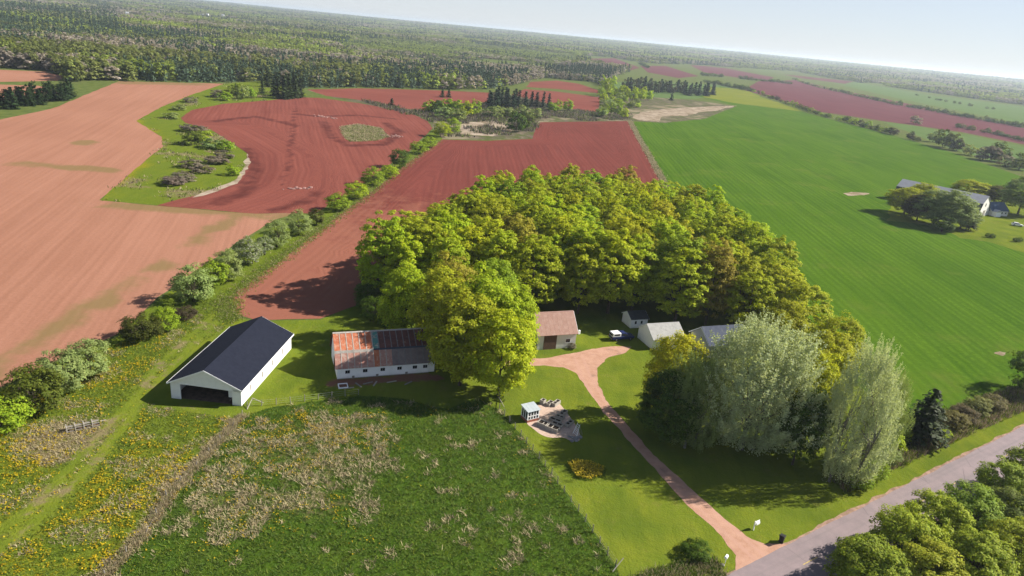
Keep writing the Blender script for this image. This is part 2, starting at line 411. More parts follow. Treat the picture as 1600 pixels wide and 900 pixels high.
# --- tilled and green fields (outlines followed from the photograph and laid on the ground)
hay_strip = GP([(155,313),(205,270),(255,229),(253,214),(213,189),(255,166),(300,148),(350,131),(420,126),(470,138),(480,150),(420,157),(350,162),(300,172),(282,184),(290,192),(330,203),(365,225),(386,240),(384,263),(368,285),(330,299),(290,309),(245,321)])
pale_field = GP([(-500,860),(-60,645),(0,606),(60,576),(130,545),(180,524),(235,476),(300,426),(380,373),(430,343),(462,333),(400,334),(300,326),(240,321),(155,313),(205,270),(255,229),(253,214),(213,189),(255,166),(300,148),(355,131),(186,127),(80,170),(0,187),(-420,255)])
west_field = GP([(282,184),(300,172),(350,162),(420,157),(470,152),(500,153),(560,161),(640,176),(668,189),(676,200),(640,236),(600,263),(560,293),(520,318),(492,334),(462,333),(400,334),(300,326),(245,321),(290,309),(330,299),(368,285),(384,263),(386,240),(365,225),(330,203),(290,192)])
strip_field = GP([(480,140),(560,138),(680,141),(768,145),(764,160),(710,165),(665,173),(620,168),(560,156),(510,150)])
notch_field = GP([(800,148),(820,139),(870,143),(938,152),(935,176),(880,168)])
notch_far = GP([(830,128),(870,126),(905,131),(938,142),(936,146),(870,139),(822,136)])
east_field = [*GP([(360,488),(350,475),(362,460),(450,398),(520,344),(600,284),(640,252),(690,218),(760,220),(832,217),(838,196),(845,191),(910,190),(983,189),(1000,222),(1043,293)]), (60,246), (40,246), (25,246), (-12,226), (-30,196), (-33,160), (-33,146), *GP([(500,498),(400,500)])]
crop_field = [*GP([(990,190),(1040,192),(1100,186),(1152,166),(1090,150),(1125,135),(1170,147),(1265,178),(1400,213),(1480,236),(1600,277),(1900,380)]), *GP([(2300,640),(1900,560),(1640,608),(1560,632),(1500,650),(1430,650),(1380,640)]), (69,150), (66,180), (64,205), (62,228), (60.5,246), *GP([(1043,294),(1002,222)])]
east_green = GP([(1378,190),(1440,198),(1520,212),(1600,229),(1900,300),(1900,372),(1600,268),(1480,230)])
far_red = GP([(1162,140),(1185,127),(1245,125),(1300,138),(1400,158),(1600,200),(1900,262),(1900,298),(1600,226),(1500,206),(1378,189),(1265,172)])
far_green = GP([(1285,126),(1340,129),(1450,148),(1600,167),(1900,203),(1900,255),(1600,194),(1400,153)])
far_a = GP([(907,92),(960,91),(1000,106),(985,110),(930,101)])
far_b = GP([(1000,103),(1040,103),(1092,119),(1060,122),(1012,113)])
far_c = GP([(1078,102),(1110,102),(1210,121),(1200,126),(1150,121),(1100,113)])
far_d = GP([(1205,112),(1260,119),(1335,127),(1320,131),(1250,122)])
left_a = GP([(-300,118),(0,109),(70,112),(104,120),(90,126),(0,128),(-300,140)])
left_b = GP([(-300,150),(0,132),(60,134),(95,143),(60,153),(0,156),(-300,190)])

bar_h = heading((0, 450), (250, 228))
def weeds(P):
    lines = [GP([(-40,610),(0,575),(60,545),(130,490),(180,462),(280,405),(350,350)]), GP([(120,318),(240,325),(330,332),(430,338),(480,340)])]
    m = np.zeros((len(P), 4))
    for L, w in zip(lines, (4.0, 5.0)): m[:, 0] = np.maximum(m[:, 0], np.exp(-(pdist(P, L)/w)**2))
    for L in (GP([(85,261),(150,263),(170,266)]), GP([(0,254),(35,256)]), GP([(118,224),(138,221)])): m[:, 0] = np.maximum(m[:, 0], 1.2*np.exp(-(pdist(P, L)/4)**2))
    m[:, 0] = np.maximum(m[:, 0], 0.8*np.exp(-(pdist(P, GP([(186,129),(300,131)]))/16)**2)); return m
sheet('pale_ploughed_field', pale_field, 0.02, M['pale_soil'], 7, 0.5, 4, bar_h, mask=weeds, seed=3)

west_left = GP([(330,203),(365,225),(386,240),(384,263),(368,285),(330,299),(290,309),(245,321)])
wf_h = heading((480, 330), (460, 170))
def west_rows(P):
    d = pdist(P, west_field, True)
    w = -P[:, 0]*math.sin(wf_h)+P[:, 1]*math.cos(wf_h); u = P[:, 0]*math.cos(wf_h)+P[:, 1]*math.sin(wf_h)
    d = pdist(P, west_left); k = sstep(34, 26, d); return u*(1-k)+k*(u+w)*0.7, w*(1-k)+k*d
damp = [(GP([(460,178),(500,182),(560,180),(620,186)]), 5), (GP([(505,190),(520,215),(545,228),(600,226),(625,205),(600,192)]), 5), (GP([(385,232),(398,262),(385,300),(340,318)]), 5), (GP([(420,330),(470,318),(500,300)]), 4), (GP([(330,190),(400,182),(460,196)]), 5), (GP([(462,170),(455,230),(445,290)]), 2.5)]
def damp_mask(P):
    m = np.zeros((len(P), 4))
    for L, w in damp: m[:, 0] = np.maximum(m[:, 0], 0.75*np.exp(-(pdist(P, L)/w)**2))
    return m
sheet('dark_ploughed_field', west_field, 0.03, M['red_soil'], 4, 0.4, 3, rowfn=west_rows, seed=4, mask=damp_mask)
ef_h = heading((560, 330), (640, 268))
def east_rows(P):
    d = pdist(P, east_field, True); h2 = ef_h+0.15
    w = -P[:, 0]*math.sin(h2)+P[:, 1]*math.cos(h2); u = P[:, 0]*math.cos(h2)+P[:, 1]*math.sin(h2)
    k = sstep(16, 12, d); return u, w*(1-k)+k*d
sheet('dark_ploughed_field', east_field, 0.025, M['east_soil'], 5, 0.3, 3, rowfn=east_rows, seed=5, mask=lambda P: np.stack([0.85*sstep(360, 150, P[:, 1])]+[np.zeros(len(P))]*3, 1))
sheet('dark_ploughed_field', strip_field, 0.03, M['red_soil'], 14, 0.8, 6, 0.1, seed=6)
sheet('dark_ploughed_field', notch_field, 0.03, M['red_soil'], 14, 0.8, 6, 0.4, seed=7)
sheet('dark_ploughed_field', notch_far, 0.03, M['red_soil'], 14, 0.8, 6, 0.4, seed=8)
cr_h = heading((1300, 480), (1130, 310))
sheet('green_grain_field', crop_field, 0.02, M['crop'], 10, 0.4, 4, cr_h, seed=9)
sheet('pale_green_field', east_green, 0.02, M['pale_crop'], 18, 0.8, 8, cr_h, seed=10)
sheet('far_ploughed_field', far_red, 0.03, M['far_soil'], 25, 1, 10, cr_h, seed=11)
sheet('pale_green_field', far_green, 0.02, M['pale_crop'], 25, 1, 10, cr_h, seed=12)
for k, p in enumerate((far_a, far_b, far_c, far_d, left_a, left_b)):
    sheet('far_ploughed_field', p, 0.03, M['far_soil'] if k < 4 else M['pale_soil'], 30, 1, 12, 0.3, seed=20+k, mask=lambda P: np.zeros((len(P), 4)))
sheet('pale_green_field', GP([(985,126),(1130,133),(1160,141),(1120,150),(1080,155),(960,150),(950,130)]), 0.012, M['pale_crop'], 25, 1, 10, 0.3, seed=31)
sheet('flowering_field', GP([(1105,135),(1165,140),(1190,152),(1260,175),(1160,163),(1100,152)]), 0.034, M['yellow_crop'], 16, 4, 10, 0.3, seed=32)
sheet('scrubland', GP([(470,138),(520,152),(600,170),(668,189),(676,200),(690,218),(832,217),(845,191),(985,189),(1040,192),(1100,186),(1150,166),(1080,156),(960,148),(936,150),(934,176),(880,168),(800,148),(768,146),(764,160),(665,172),(560,156)]), 0.012, M['scrub'], 12, 1.5, 6, 0, seed=33)
sheet('sand_patch', GP([(988,184),(1000,176),(1040,170),(1090,167),(1152,165),(1120,173),(1095,175),(1070,181),(1035,182),(1030,190),(1000,188)]), 0.03, M['sand'], 8, 1.5, 4, 0, seed=34)
sheet('sand_patch', GP([(1317,302),(1330,300),(1345,301),(1358,302),(1350,305),(1325,306)]), 0.032, M['sand'], 3, 0.8, 2, 0, seed=38)
sheet('sand_patch', GP([(1553,552),(1562,549),(1572,551),(1566,556)]), 0.032, M['sand'], 1, 0.3, 0.6, 0, seed=39)
sheet('sand_patch', GP([(715,195),(760,187),(800,192),(800,206),(770,213),(720,210)]), 0.022, M['sand'], 8, 1.5, 4, 0, seed=35)
def oval_mask(P): m = np.zeros((len(P), 4)); m[:, 0] = 0.62; m[:, 2] = 0.6; return m
sheet('grass_islet', smooth_poly(GP([(532,198),(560,194),(595,200),(608,214),(590,220),(545,222),(535,212)])), 0.045, M['turf'], 3, 1.6, 2, 0, mask=oval_mask, seed=36)

# --- the turf near the farm
track_a = GP([(-60,905),(0,858),(60,812),(130,742),(190,672),(222,630),(262,580),(305,535),(350,495)])
track_b = GP([(-60,880),(0,832),(55,790),(120,722),(180,655),(210,625),(250,570),(295,528),(340,490)])
old_line = GP([(378,650),(330,705),(265,770),(230,832),(165,900),(120,960)])
pasture = GP([(376,652),(420,638),(500,626),(560,618),(640,625),(700,640),(745,622),(782,641),(850,725),(905,800),(962,884),(990,960),(60,960),(230,835),(330,705)])
dry_core = GP([(365,665),(480,640),(600,650),(625,700),(590,760),(560,800),(470,830),(420,800),(380,870),(300,850),(245,840),(300,740)])
dry_right = GP([(790,760),(850,740),(905,800),(930,850),(880,900),(800,900),(780,850),(800,800)])
lush_core = GP([(590,640),(700,650),(780,660),(820,720),(790,780),(760,850),(640,890),(590,830),(640,740)])
lush_b = GP([(400,860),(460,820),(520,830),(560,870),(480,900)])
def pasture_mask(P):
    n = fbm(P[:, 0]/5, P[:, 1]/5, 31, 4); m = np.zeros((len(P), 4))
    dc = sstep(-2.5, 3, sdist(P, dry_core)); dr = sstep(-2, 3, sdist(P, dry_right)); lc = sstep(-2, 4, sdist(P, lush_core)); lb = sstep(-2, 3, sdist(P, lush_b))
    m[:, 0] = np.clip(0.10+0.48*dc*(0.45+1.0*n)+0.15*dr*(0.5+n)-0.35*lc-0.4*lb, 0, 1)
    m[:, 0] = np.maximum(m[:, 0], 0.8*np.exp(-(pdist(P, old_line)/0.7)**2))
    north = sstep(88, 96, P[:, 1])*sstep(-14, -22, P[:, 0])
    m[:, 1] = np.clip(dc*(0.35+0.55*north)*sstep(0.30, 0.55, fbm(P[:, 0]/7, P[:, 1]/7, 77, 3))+0.12*(1-lc)*(n > 0.55), 0, 1)
    m[:, 2] = 1.0; return m
def meadow_mask(P):
    n = fbm(P[:, 0]/6, P[:, 1]/6, 41, 4); m = np.zeros((len(P), 4)); ta = np.minimum(pdist(P, track_a), pdist(P, track_b)); yy = P[:, 1]
    m[:, 1] = np.clip(0.25+1.1*sstep(0.36, 0.62, n), 0, 1)*sstep(0.4, 1.6, ta)*sstep(135, 100, yy)
    blot = sstep(9, 3, np.hypot(P[:, 0]-G(95, 685)[0], P[:, 1]-G(95, 685)[1]))
    m[:, 0] = np.clip(0.22+0.5*blot+0.28*(fbm(P[:, 0]/3.5, yy/3.5, 55, 3) > 0.58)+0.38*np.exp(-(ta/0.45)**2)+0.8*np.exp(-(pdist(P, old_line)/1.2)**2), 0, 1)
    m[:, 2] = np.clip(0.42-0.4*np.exp(-(ta/0.9)**2), 0, 1); m[:, 3] = 0.22*np.exp(-(ta/0.4)**2); return m
def lawn_mask(P):
    m = np.zeros((len(P), 4)); n = fbm(P[:, 0]/9, P[:, 1]/9, 61, 4)
    m[:, 0] = 0.10+0.25*sstep(0.5, 0.75, n); m[:, 2] = np.clip(0.15+0.35*sstep(0.45, 0.7, fbm(P[:, 0]/6, P[:, 1]/6, 66, 3)), 0, 1)
    m[:, 1] = 0.05; return m
def yard_mask(P):
    m = lawn_mask(P); front = pdist(P, GP([(522,600),(600,592),(690,588)])); m[:, 3] = 0.95*np.exp(-(front/2.0)**2)
    m[:, 0] += 0.3*np.exp(-(pdist(P, GP([(260,636),(300,638),(350,640)]))/1.8)**2); return m
def verge_mask(P):
    m = np.zeros((len(P), 4)); n = fbm(P[:, 0]/4, P[:, 1]/4, 71, 4); m[:, 0] = 0.2+0.3*(n > 0.55); m[:, 2] = 0.45; m[:, 1] = 0.12; return m
def hay_mask(P):
    m = np.zeros((len(P), 4)); e = pdist(P, GP([(155,313),(205,270),(255,229),(253,214),(213,189)]))
    m[:, 1] = 0.95*np.exp(-(e/9)**2)+0.25*sstep(0.5, 0.65, fbm(P[:, 0]/14, P[:, 1]/14, 82, 3)); m[:, 2] = 0.35
    m[:, 0] = 0.2+0.6*sstep(0.55, 0.7, fbm(P[:, 0]/12, P[:, 1]/12, 81, 3)); return m
sheet('sand_patch', GP([(386,240),(390,248),(388,264),(371,287),(330,302),(300,309),(330,296),(366,282),(381,262)]), 0.034, M['sand'], 4, 0.8, 3, 0, seed=37)
sheet('hay_meadow', hay_strip, 0.026, M['turf'], 5, 0.4, 3, mask=hay_mask, seed=40)
sheet('dandelion_meadow', GP([(-420,900),(-120,700),(0,612),(60,580),(180,528),(235,480),(300,432),(400,365),(492,336),(560,294),(640,240),(678,202),(692,217),(600,286),(520,347),(450,402),(362,464),(352,478),(372,500),(470,505),(400,640),(250,840),(180,960),(-420,1100)]), 0.014, M['turf'], 1.6, 0.4, 2.0, mask=meadow_mask, seed=41)
sheet('farm_lawn', [*GP([(352,492),(400,502),(500,500)]), (-33,146), (-30,196), (-12,226), (30,252), (70,252), (92,238), (88,240), (76,212), (72,180), (70,150), (72,128), *GP([(700,640),(560,620),(420,640),(372,655),(215,636)])], 0.016, M['turf'], 2.2, 0.3, 2.0, mask=yard_mask, seed=42)
sheet('pasture', pasture, 0.022, M['turf'], 1.3, 0.4, 1.2, mask=pasture_mask, seed=43)
sheet('front_lawn', [*GP([(745,622),(782,641),(850,725),(905,800),(962,884),(985,930),(1130,900),(1155,885),(1230,858),(1330,806),(1440,752),(1560,694),(1700,625),(1700,600),(1640,606),(1560,630),(1500,648),(1430,648)]), (71,130), (74,150), (40,158), (0,140), (-14,118)], 0.019, M['turf'], 1.6, 0.3, 1.5, mask=lawn_mask, seed=44)
farm_lawn_far = GP([(1385,345),(1460,352),(1500,372),(1545,378),(1600,395),(1800,470),(1900,470),(1900,380),(1700,325),(1600,318),(1440,296),(1395,315)])
def far_lawn_mask(P): m = lawn_mask(P); m[:, 0] += 0.12; m[:, 1] = 0.2; return m
sheet('neighbour_lawn', farm_lawn_far, 0.03, M['turf'], 6, 0.8, 3, mask=far_lawn_mask, seed=45)

# --- driveway and road
drive = GP([(1150,896),(1150,868),(1120,831),(1075,791),(1030,741),(985,691),(940,641),(916,606),(900,583),(880,574),(850,571),(790,572),(790,560),(850,560),(890,553),(925,545),(960,541),(987,542),(978,551),(948,560),(933,575),(935,600),(946,625),(986,672),(1031,720),(1081,765),(1131,810),(1166,838),(1195,850),(1222,850),(1240,853)])
drive_mid = GP([(1190,875),(1105,797),(1008,706),(942,633),(917,592),(905,560)])
def drive_rows(P):
    L = np.array(drive_mid); best = np.full(len(P), 1e9); sg = np.zeros(len(P)); al = np.zeros(len(P)); acc = 0
    for i in range(len(L)-1):
        a, b = L[i], L[i+1]; ab = b-a; ln = np.hypot(*ab); t = np.clip(((P-a)@ab)/(ab@ab), 0, 1); q = a+t[:, None]*ab; d = np.hypot(*(P-q).T)
        cr = ab[0]*(P[:, 1]-a[1])-ab[1]*(P[:, 0]-a[0]); k = d < best; best[k] = d[k]; sg[k] = (np.sign(cr)*d)[k]; al[k] = (acc+t*ln)[k]; acc += ln
    return al, sg
sheet('driveway', drive, 0.03, M['gravel'], 1.2, 0.22, 0.8, rowfn=drive_rows, seed=50)
ra = np.array(G(1232, 895)); rb = np.array(G(1545, 727)); rd = (rb-ra)/np.hypot(*(rb-ra)); rn = np.array([-rd[1], rd[0]])
ROAD_W = abs((np.array(G(1330, 801))-ra)@rn)
road_h = math.atan2(rd[1], rd[0])
def road_pt(u, v): p = ra+rd*u+rn*v; return (p[0], p[1])
sheet('road_shoulder', [road_pt(-90, -ROAD_W-0.45), road_pt(160, -ROAD_W-0.45), road_pt(160, ROAD_W+0.4), road_pt(-90, ROAD_W+0.4)], 0.026, M['shoulder'], 4, 0.35, 0.9, road_h, seed=51)
sheet('road', [road_pt(-90, -ROAD_W), road_pt(160, -ROAD_W), road_pt(160, ROAD_W), road_pt(-90, ROAD_W)], 0.06, M['asphalt'], 4, 0.10, 1.0, road_h, seed=52, rowfn=lambda P: ((P-ra)@rd, (P-ra)@rn))
mk = MB()
for u in np.arange(-60, 150, 9.0):
    q = [road_pt(u, -0.06), road_pt(u+3, -0.06), road_pt(u+3, 0.06), road_pt(u, 0.06)]
    mk.add([(x, y, 0.066) for x, y in q], [(0, 1, 2, 3)])
tag(mk.build('road_markings', M['road_paint']), kind='structure')
sheet('far_side_verge', [road_pt(-90, -ROAD_W-0.7), road_pt(160, -ROAD_W-0.7), road_pt(160, -70), road_pt(-90, -70)], 0.018, M['turf'], 4, 0.4, 1.5, mask=verge_mask, seed=53)

# ------------------------------------------------------------------ plants
def leaf_quads(C, N, size, rg, aspect=0.75):
    """one folded leaf clump (a kite of four corners) per centre C with normal N"""
    n = len(C); N = N/np.maximum(np.linalg.norm(N, axis=1, keepdims=True), 1e-9)
    a = np.cross(N, rg.normal(size=(n, 3))); a /= np.maximum(np.linalg.norm(a, axis=1, keepdims=True), 1e-9); b = np.cross(N, a)
    s = (size*rg.uniform(0.6, 1.35, n))[:, None]
    k = rg.uniform(-0.25, 0.25, (n, 1))
    Q = np.stack([C-a*s*0.5, C+b*s*aspect*0.5*(1+k)+N*s*0.1, C+a*s*0.5, C-b*s*aspect*0.5*(1-k)+N*s*0.1], 1)
    return Q
def quads_mesh(name, Q, mats, extra=None):
    V = Q.reshape(-1, 3); F = np.arange(len(V)).reshape(-1, 4); mi = np.zeros(len(F), np.int32)
    if extra is not None:
        ev = np.array(extra.v); ef = np.array([f if len(f) == 4 else (f[0], f[1], f[2], f[2]) for f in extra.f if len(f) == 4])+len(V)
        V = np.concatenate([V, ev]); F = np.concatenate([F, ef]); mi = np.concatenate([mi, np.ones(len(ef), np.int32)])
    return np_mesh(name, V, F, mats, mi)

def crown_points(seed, H, Rd, zb, nclump, nleaf, crad=0.26, low=-0.45, top=1.0, lobes=0.45):
    rg = np.random.default_rng(seed)
    zc = zb+(H-zb)*0.45; az = (H-zc); bz = (zc-zb)
    d = rg.normal(size=(nclump*3, 3)); d /= np.linalg.norm(d, axis=1, keepdims=True); d = d[d[:, 2] > -0.8][:nclump]
    n = len(d)
    ph = np.arctan2(d[:, 1], d[:, 0])
    lob = 1-lobes*0.5+lobes*fbm(ph*1.3+seed*3.1, d[:, 2]*2.2+seed, seed, 3)
    rad = rg.uniform(0.45, 1.0, n)**0.45*lob
    cc = d*np.stack([np.full(n, Rd), np.full(n, Rd), np.where(d[:, 2] > 0, az, bz)], 1)*rad[:, None]
    cc[:, 2] += zc
    cr = Rd*crad*rg.uniform(0.7, 1.3, n)
    P = []; N = []
    for c, r, dd in zip(cc, cr, d):
        m = int(nleaf*rg.uniform(0.7, 1.3)); q = rg.normal(size=(m, 3)); q /= np.linalg.norm(q, axis=1, keepdims=True)
        q[:, 2] = np.where(q[:, 2] < -0.35, -q[:, 2]*0.5, q[:, 2])
        rr = r*rg.uniform(0.55, 1.05, (m, 1)); P.append(c+q*rr*np.array([1.05, 1.05, 0.75])); N.append(q*0.7+dd*0.6+np.array([0, 0, 0.65])+rg.normal(size=(m, 3))*0.38)
    return np.concatenate(P), np.concatenate(N), cc, rg

def limbs(H, zb, Rd, cc, rg, r0, nl=7, multi=1):
    mb = MB()
    for s in range(multi):
        ox, oy = (0, 0) if multi == 1 else rg.normal(size=2)*Rd*0.15
        top = Vector((ox*2+rg.normal()*0.3, oy*2+rg.normal()*0.3, zb+(H-zb)*0.6)); fork = Vector((ox, oy, max(zb*0.9, H*0.12)))
        mb.tube((ox, oy, -0.3), fork, r0, r0*0.75, 7, False); mb.tube(fork, top, r0*0.72, r0*0.2, 6, False)
        for k in rg.choice(len(cc), min(nl, len(cc)), False):
            t = rg.uniform(0.0, 0.6); p = fork.lerp(top, t); mid = p.lerp(Vector(cc[k]), 0.5)+Vector((0, 0, 0.04*H))
            mb.tube(p, mid, r0*0.35, r0*0.2, 5, False); mb.tube(mid, cc[k], r0*0.2, r0*0.06, 4, False)
    return mb

def tree_kind(seed, H, Rd, zb, ncl, nlf, leaf, mat, bark='bark', r0=None, multi=1, **k):
    P, N, cc, rg = crown_points(seed, H, Rd, zb, ncl, nlf, **k)
    cr = quads_mesh('crown', leaf_quads(P, N, leaf, rg), [M[mat]])
    tr = limbs(H, zb, Rd, cc, rg, r0 or H*0.02, 8, multi).mesh('trunk', M[bark])
    return dict(crown=cr, trunk=tr, H=H, R=Rd)

def plume_kind(seed, H, Rd, zb, nshoot, nleaf, leaf, mat, bark='pale_bark'):
    """a white poplar: many steep wands of small silvery leaves"""
    rg = np.random.default_rng(seed); P = []; N = []; tips = []
    for k in range(nshoot):
        th = rg.uniform(0, 2*math.pi); f = rg.uniform(0, 1)**0.5; zz = rg.uniform(0, 1)
        prof = math.sin(math.pi*min(0.97, 0.16+0.80*zz))**0.7*(0.52+0.85*float(vnoise(th*1.6+seed, zz*3.2, seed)))
        r = Rd*prof*(0.45+0.6*f); z = zb+(H-zb)*(zz*0.88)
        base = np.array([r*math.cos(th), r*math.sin(th), z]); out = np.array([math.cos(th), math.sin(th), 0])
        L = rg.uniform(1.4, 3.4)*(0.7+0.8*zz)*H/22.0; dirn = out*rg.uniform(0.1, 0.75)+np.array([0, 0, 1.0])+rg.normal(size=3)*0.15; dirn /= np.linalg.norm(dirn)
        m = int(nleaf*rg.uniform(0.7, 1.3)); t = rg.uniform(-0.15, 1, m)**1.0
        w = (0.38*(1-0.75*np.clip(t, 0, 1)))[:, None]
        P.append(base+dirn*(t*L)[:, None]+rg.normal(size=(m, 3))*w*H/22.0); N.append(out*0.6+np.array([0, 0, 0.3])+rg.normal(size=(m, 3))*0.7); tips.append(base)
    P = np.concatenate(P); N = np.concatenate(N)
    cr = quads_mesh('crown', leaf_quads(P, N, leaf, rg, 0.6), [M[mat]])
    tr = limbs(H, max(zb, 1.5), Rd, np.array(tips), rg, H*0.017, 18, 2).mesh('trunk', M[bark])
    return dict(crown=cr, trunk=tr, H=H, R=Rd)

def spruce_points(seed, H, Rd, zb, tiers, per, leaf):
    rg = np.random.default_rng(seed); P = []; N = []
    for i in range(tiers):
        t = (i+0.5)/tiers; z = zb+(H-zb)*t; r = Rd*(1-t)**0.85*rg.uniform(0.85, 1.15)+0.12; nb = max(4, int(per*(1-t*0.6)))
        for k in range(nb):
            th = rg.uniform(0, 2*math.pi); L = r*rg.uniform(0.7, 1.1); m = max(2, int(L/leaf*1.6))
            s = np.linspace(0.15, 1, m); o = np.array([math.cos(th), math.sin(th), 0])
            p = o*(s*L)[:, None]+np.array([0, 0, z])-np.array([0, 0, 1.0])*(0.32*s**1.3*L)[:, None]; p += rg.normal(size=p.shape)*leaf*0.22
            P.append(p); N.append(np.tile(o*0.35+np.array([0, 0, 0.9]), (m, 1))+rg.normal(size=(m, 3))*0.35)
    P.append(np.array([[0, 0, H-0.2], [0, 0, H-0.5]])); N.append(np.array([[1, 0, 0.2], [0, 1, 0.2]]))
    return np.concatenate(P), np.concatenate(N), rg
def spruce_kind(seed, H, Rd, zb, tiers, per, leaf, mat='needle'):
    P, N, rg = spruce_points(seed, H, Rd, zb, tiers, per, leaf)
    mb = MB(); mb.tube((0, 0, -0.3), (0, 0, H*0.9), H*0.018, 0.03, 6, False)
    return dict(crown=quads_mesh('crown', leaf_quads(P, N, leaf*1.25, rg, 0.7), [M[mat]]), trunk=mb.mesh('trunk', M['bark']), H=H, R=Rd)

def plant(kind, name, label, cat, x, y, H, Rd, col, group=None, z=0.0, rz=None, lean=(0, 0), trunk=True):
    """one tree or shrub of a kind, scaled to height H and radius Rd"""
    o = thing(name, label, cat, (x, y, z), random.uniform(0, 6.28) if rz is None else rz, group)
    o.scale = (Rd/kind['R'], Rd/kind['R'], H/kind['H'])
    o.rotation_euler[0] = lean[0]; o.rotation_euler[1] = lean[1]
    c = link('crown', kind['crown'], o); c.color = (*col, 1)
    if trunk: link('trunk', kind['trunk'], o)
    return o

MAPLE = [tree_kind(100+i, 20, 6.0, 1.4, 270, 62, 0.44, 'leaf', crad=0.155, lobes=0.3) for i in range(7)]
YARD = [tree_kind(130+i, 17, 6.0, 1.5, 250, 80, 0.40, 'leaf', crad=0.2) for i in range(4)]
SHRUB = [tree_kind(150+i, 6.5, 3.4, 0.15, 85, 62, 0.30, 'leaf', r0=0.12, multi=3, crad=0.24) for i in range(4)]
SILVERSHRUB = [tree_kind(160+i, 7, 3.4, 0.15, 95, 70, 0.27, 'silver_leaf', r0=0.12, multi=3, crad=0.22) for i in range(3)]
BLOSSOM = [tree_kind(170+i, 6.5, 3.2, 0.15, 95, 70, 0.27, 'blossom_leaf', r0=0.12, multi=3, crad=0.22) for i in range(2)]
NEAR = [tree_kind(180+i, 8, 4.0, 0.1, 150, 110, 0.27, 'leaf', r0=0.13, multi=4, crad=0.2, lobes=0.6) for i in range(3)]
POPLAR = [plume_kind(200+i, 22, 7.5, 1.5, 950, 80, 0.27, 'silver_leaf') for i in range(2)]+[plume_kind(209, 22, 7.5, 1.0, 780, 80, 0.27, 'silver_leaf')]
SPRUCE = [spruce_kind(220+i, 10, 3.0, 1.8, 24, 20, 0.5) for i in range(3)]
FARBUSH = [tree_kind(240+i, 6, 3.5, 0.1, 34, 26, 0.75, 'leaf', r0=0.15, multi=2, crad=0.3) for i in range(4)]
FARSPRUCE = [spruce_kind(250+i, 12, 2.3, 0.2, 17, 16, 0.95) for i in range(3)]

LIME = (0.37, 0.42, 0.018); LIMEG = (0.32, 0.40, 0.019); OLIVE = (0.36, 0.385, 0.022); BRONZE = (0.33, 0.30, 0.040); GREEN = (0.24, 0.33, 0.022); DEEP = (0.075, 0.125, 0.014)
SILVER = (0.42, 0.47, 0.27); SAGE = (0.235, 0.295, 0.095); DKOLIVE = (0.11, 0.14, 0.02); SPRG = (0.026, 0.038, 0.010); GREY = (0.22, 0.195, 0.14)
def jit(c, a=0.12): k = random.uniform(1-a, 1+a); return tuple(v*k*random.uniform(1-a*0.5, 1+a*0.5) for v in c)

# --- the maple grove: every tree is its own
grove_poly = [(-29, 148), (-25, 142), (-18, 143), (-6, 147), (4, 147), (14, 148), (21, 154), (33, 156), (38, 151), (47, 149.5), (55, 148), (60, 144), (63, 139), (66, 146), (66, 165), (66, 188), (67, 206), (61, 222), (51, 235), (38, 246), (18, 242), (2, 232), (-12, 217), (-19, 196), (-25, 175), (-28, 158)]
pts = []
cand = rng.uniform((-36, 136), (74, 246), (9000, 2)); cand = cand[inside(cand, grove_poly)]
for p in cand:
    if all((p[0]-q[0])**2+(p[1]-q[1])**2 > 6.9**2 for q in pts): pts.append(p)
GC = {'lime': LIME, 'bright green': LIMEG, 'olive yellow': OLIVE, 'bronze brown': BRONZE, 'mid green': GREEN}
pts.sort(key=lambda p: p[1])
cx = np.mean([p[0] for p in pts])
sd = sdist(np.array(pts), grove_poly)
ORD = ['first', 'second', 'third', 'fourth', 'fifth', 'sixth', 'seventh', 'eighth', 'ninth', 'tenth', 'eleventh', 'twelfth', 'thirteenth', 'fourteenth', 'fifteenth', 'sixteenth', 'seventeenth', 'eighteenth', 'nineteenth', 'twentieth']
ORD += ['twenty '+w for w in ORD[:9]]+['thirtieth']
def side_of(p, e): return 'front row' if p[1] < 166 and e < 8 else 'back edge' if e < 7 and p[1] > 195 else 'left edge' if e < 7 and p[0] < cx else 'right edge' if e < 7 else 'middle'
sides = [side_of(p, e) for p, e in zip(pts, sd)]
rank = {}
for s_ in ('front row', 'back edge', 'left edge', 'right edge'):
    for k, i in enumerate(sorted([i for i in range(len(pts)) if sides[i] == s_], key=lambda i: pts[i][0] if s_ in ('front row', 'back edge') else -pts[i][1])): rank[i] = ORD[min(k, 29)]
for i, (p, e) in enumerate(zip(pts, sd)):
    r = random.random(); side = sides[i]
    nm = 'lime' if r < 0.34 else 'bright green' if r < 0.62 else 'olive yellow' if r < 0.84 else 'bronze brown' if r < 0.91 else 'mid green'
    if p[0] > 52 and p[1] < 175: nm = 'olive yellow' if r < 0.5 else 'lime'
    lab = f'{nm} maple crown inside the dense grove, ringed by other crowns' if side == 'middle' else \
          f'{nm} maple, {rank[i]} from the left in the grove\'s front row' if side == 'front row' else \
          f'{nm} maple, {rank[i]} from the left on the grove\'s far edge' if side == 'back edge' else \
          f'{nm} maple, {rank[i]} from the far end on the grove\'s {side}'
    H = random.uniform(14, 16.5) if side == 'left edge' else random.uniform(16.5, 20.5)
    if p[0] > 52 and p[1] < 172: H = random.uniform(13.5, 17)
    plant(random.choice(MAPLE), 'maple_tree', lab, 'tree', p[0], p[1], H, random.uniform(4.9, 6.8), jit(GC[nm]), f'{nm} maples inside the grove' if side == 'middle' else f'maples on the grove\'s {side}')
# undergrowth shrubs along the shaded left end of the grove
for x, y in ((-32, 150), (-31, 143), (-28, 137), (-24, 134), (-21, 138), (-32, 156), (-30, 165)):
    plant(random.choice(SHRUB), 'undergrowth_shrub', 'dark green undergrowth shrub in the shade at the grove\'s left end', 'shrub', x, y, random.uniform(4, 7), random.uniform(2.6, 3.4), jit(DEEP), 'undergrowth at the left end of the grove')

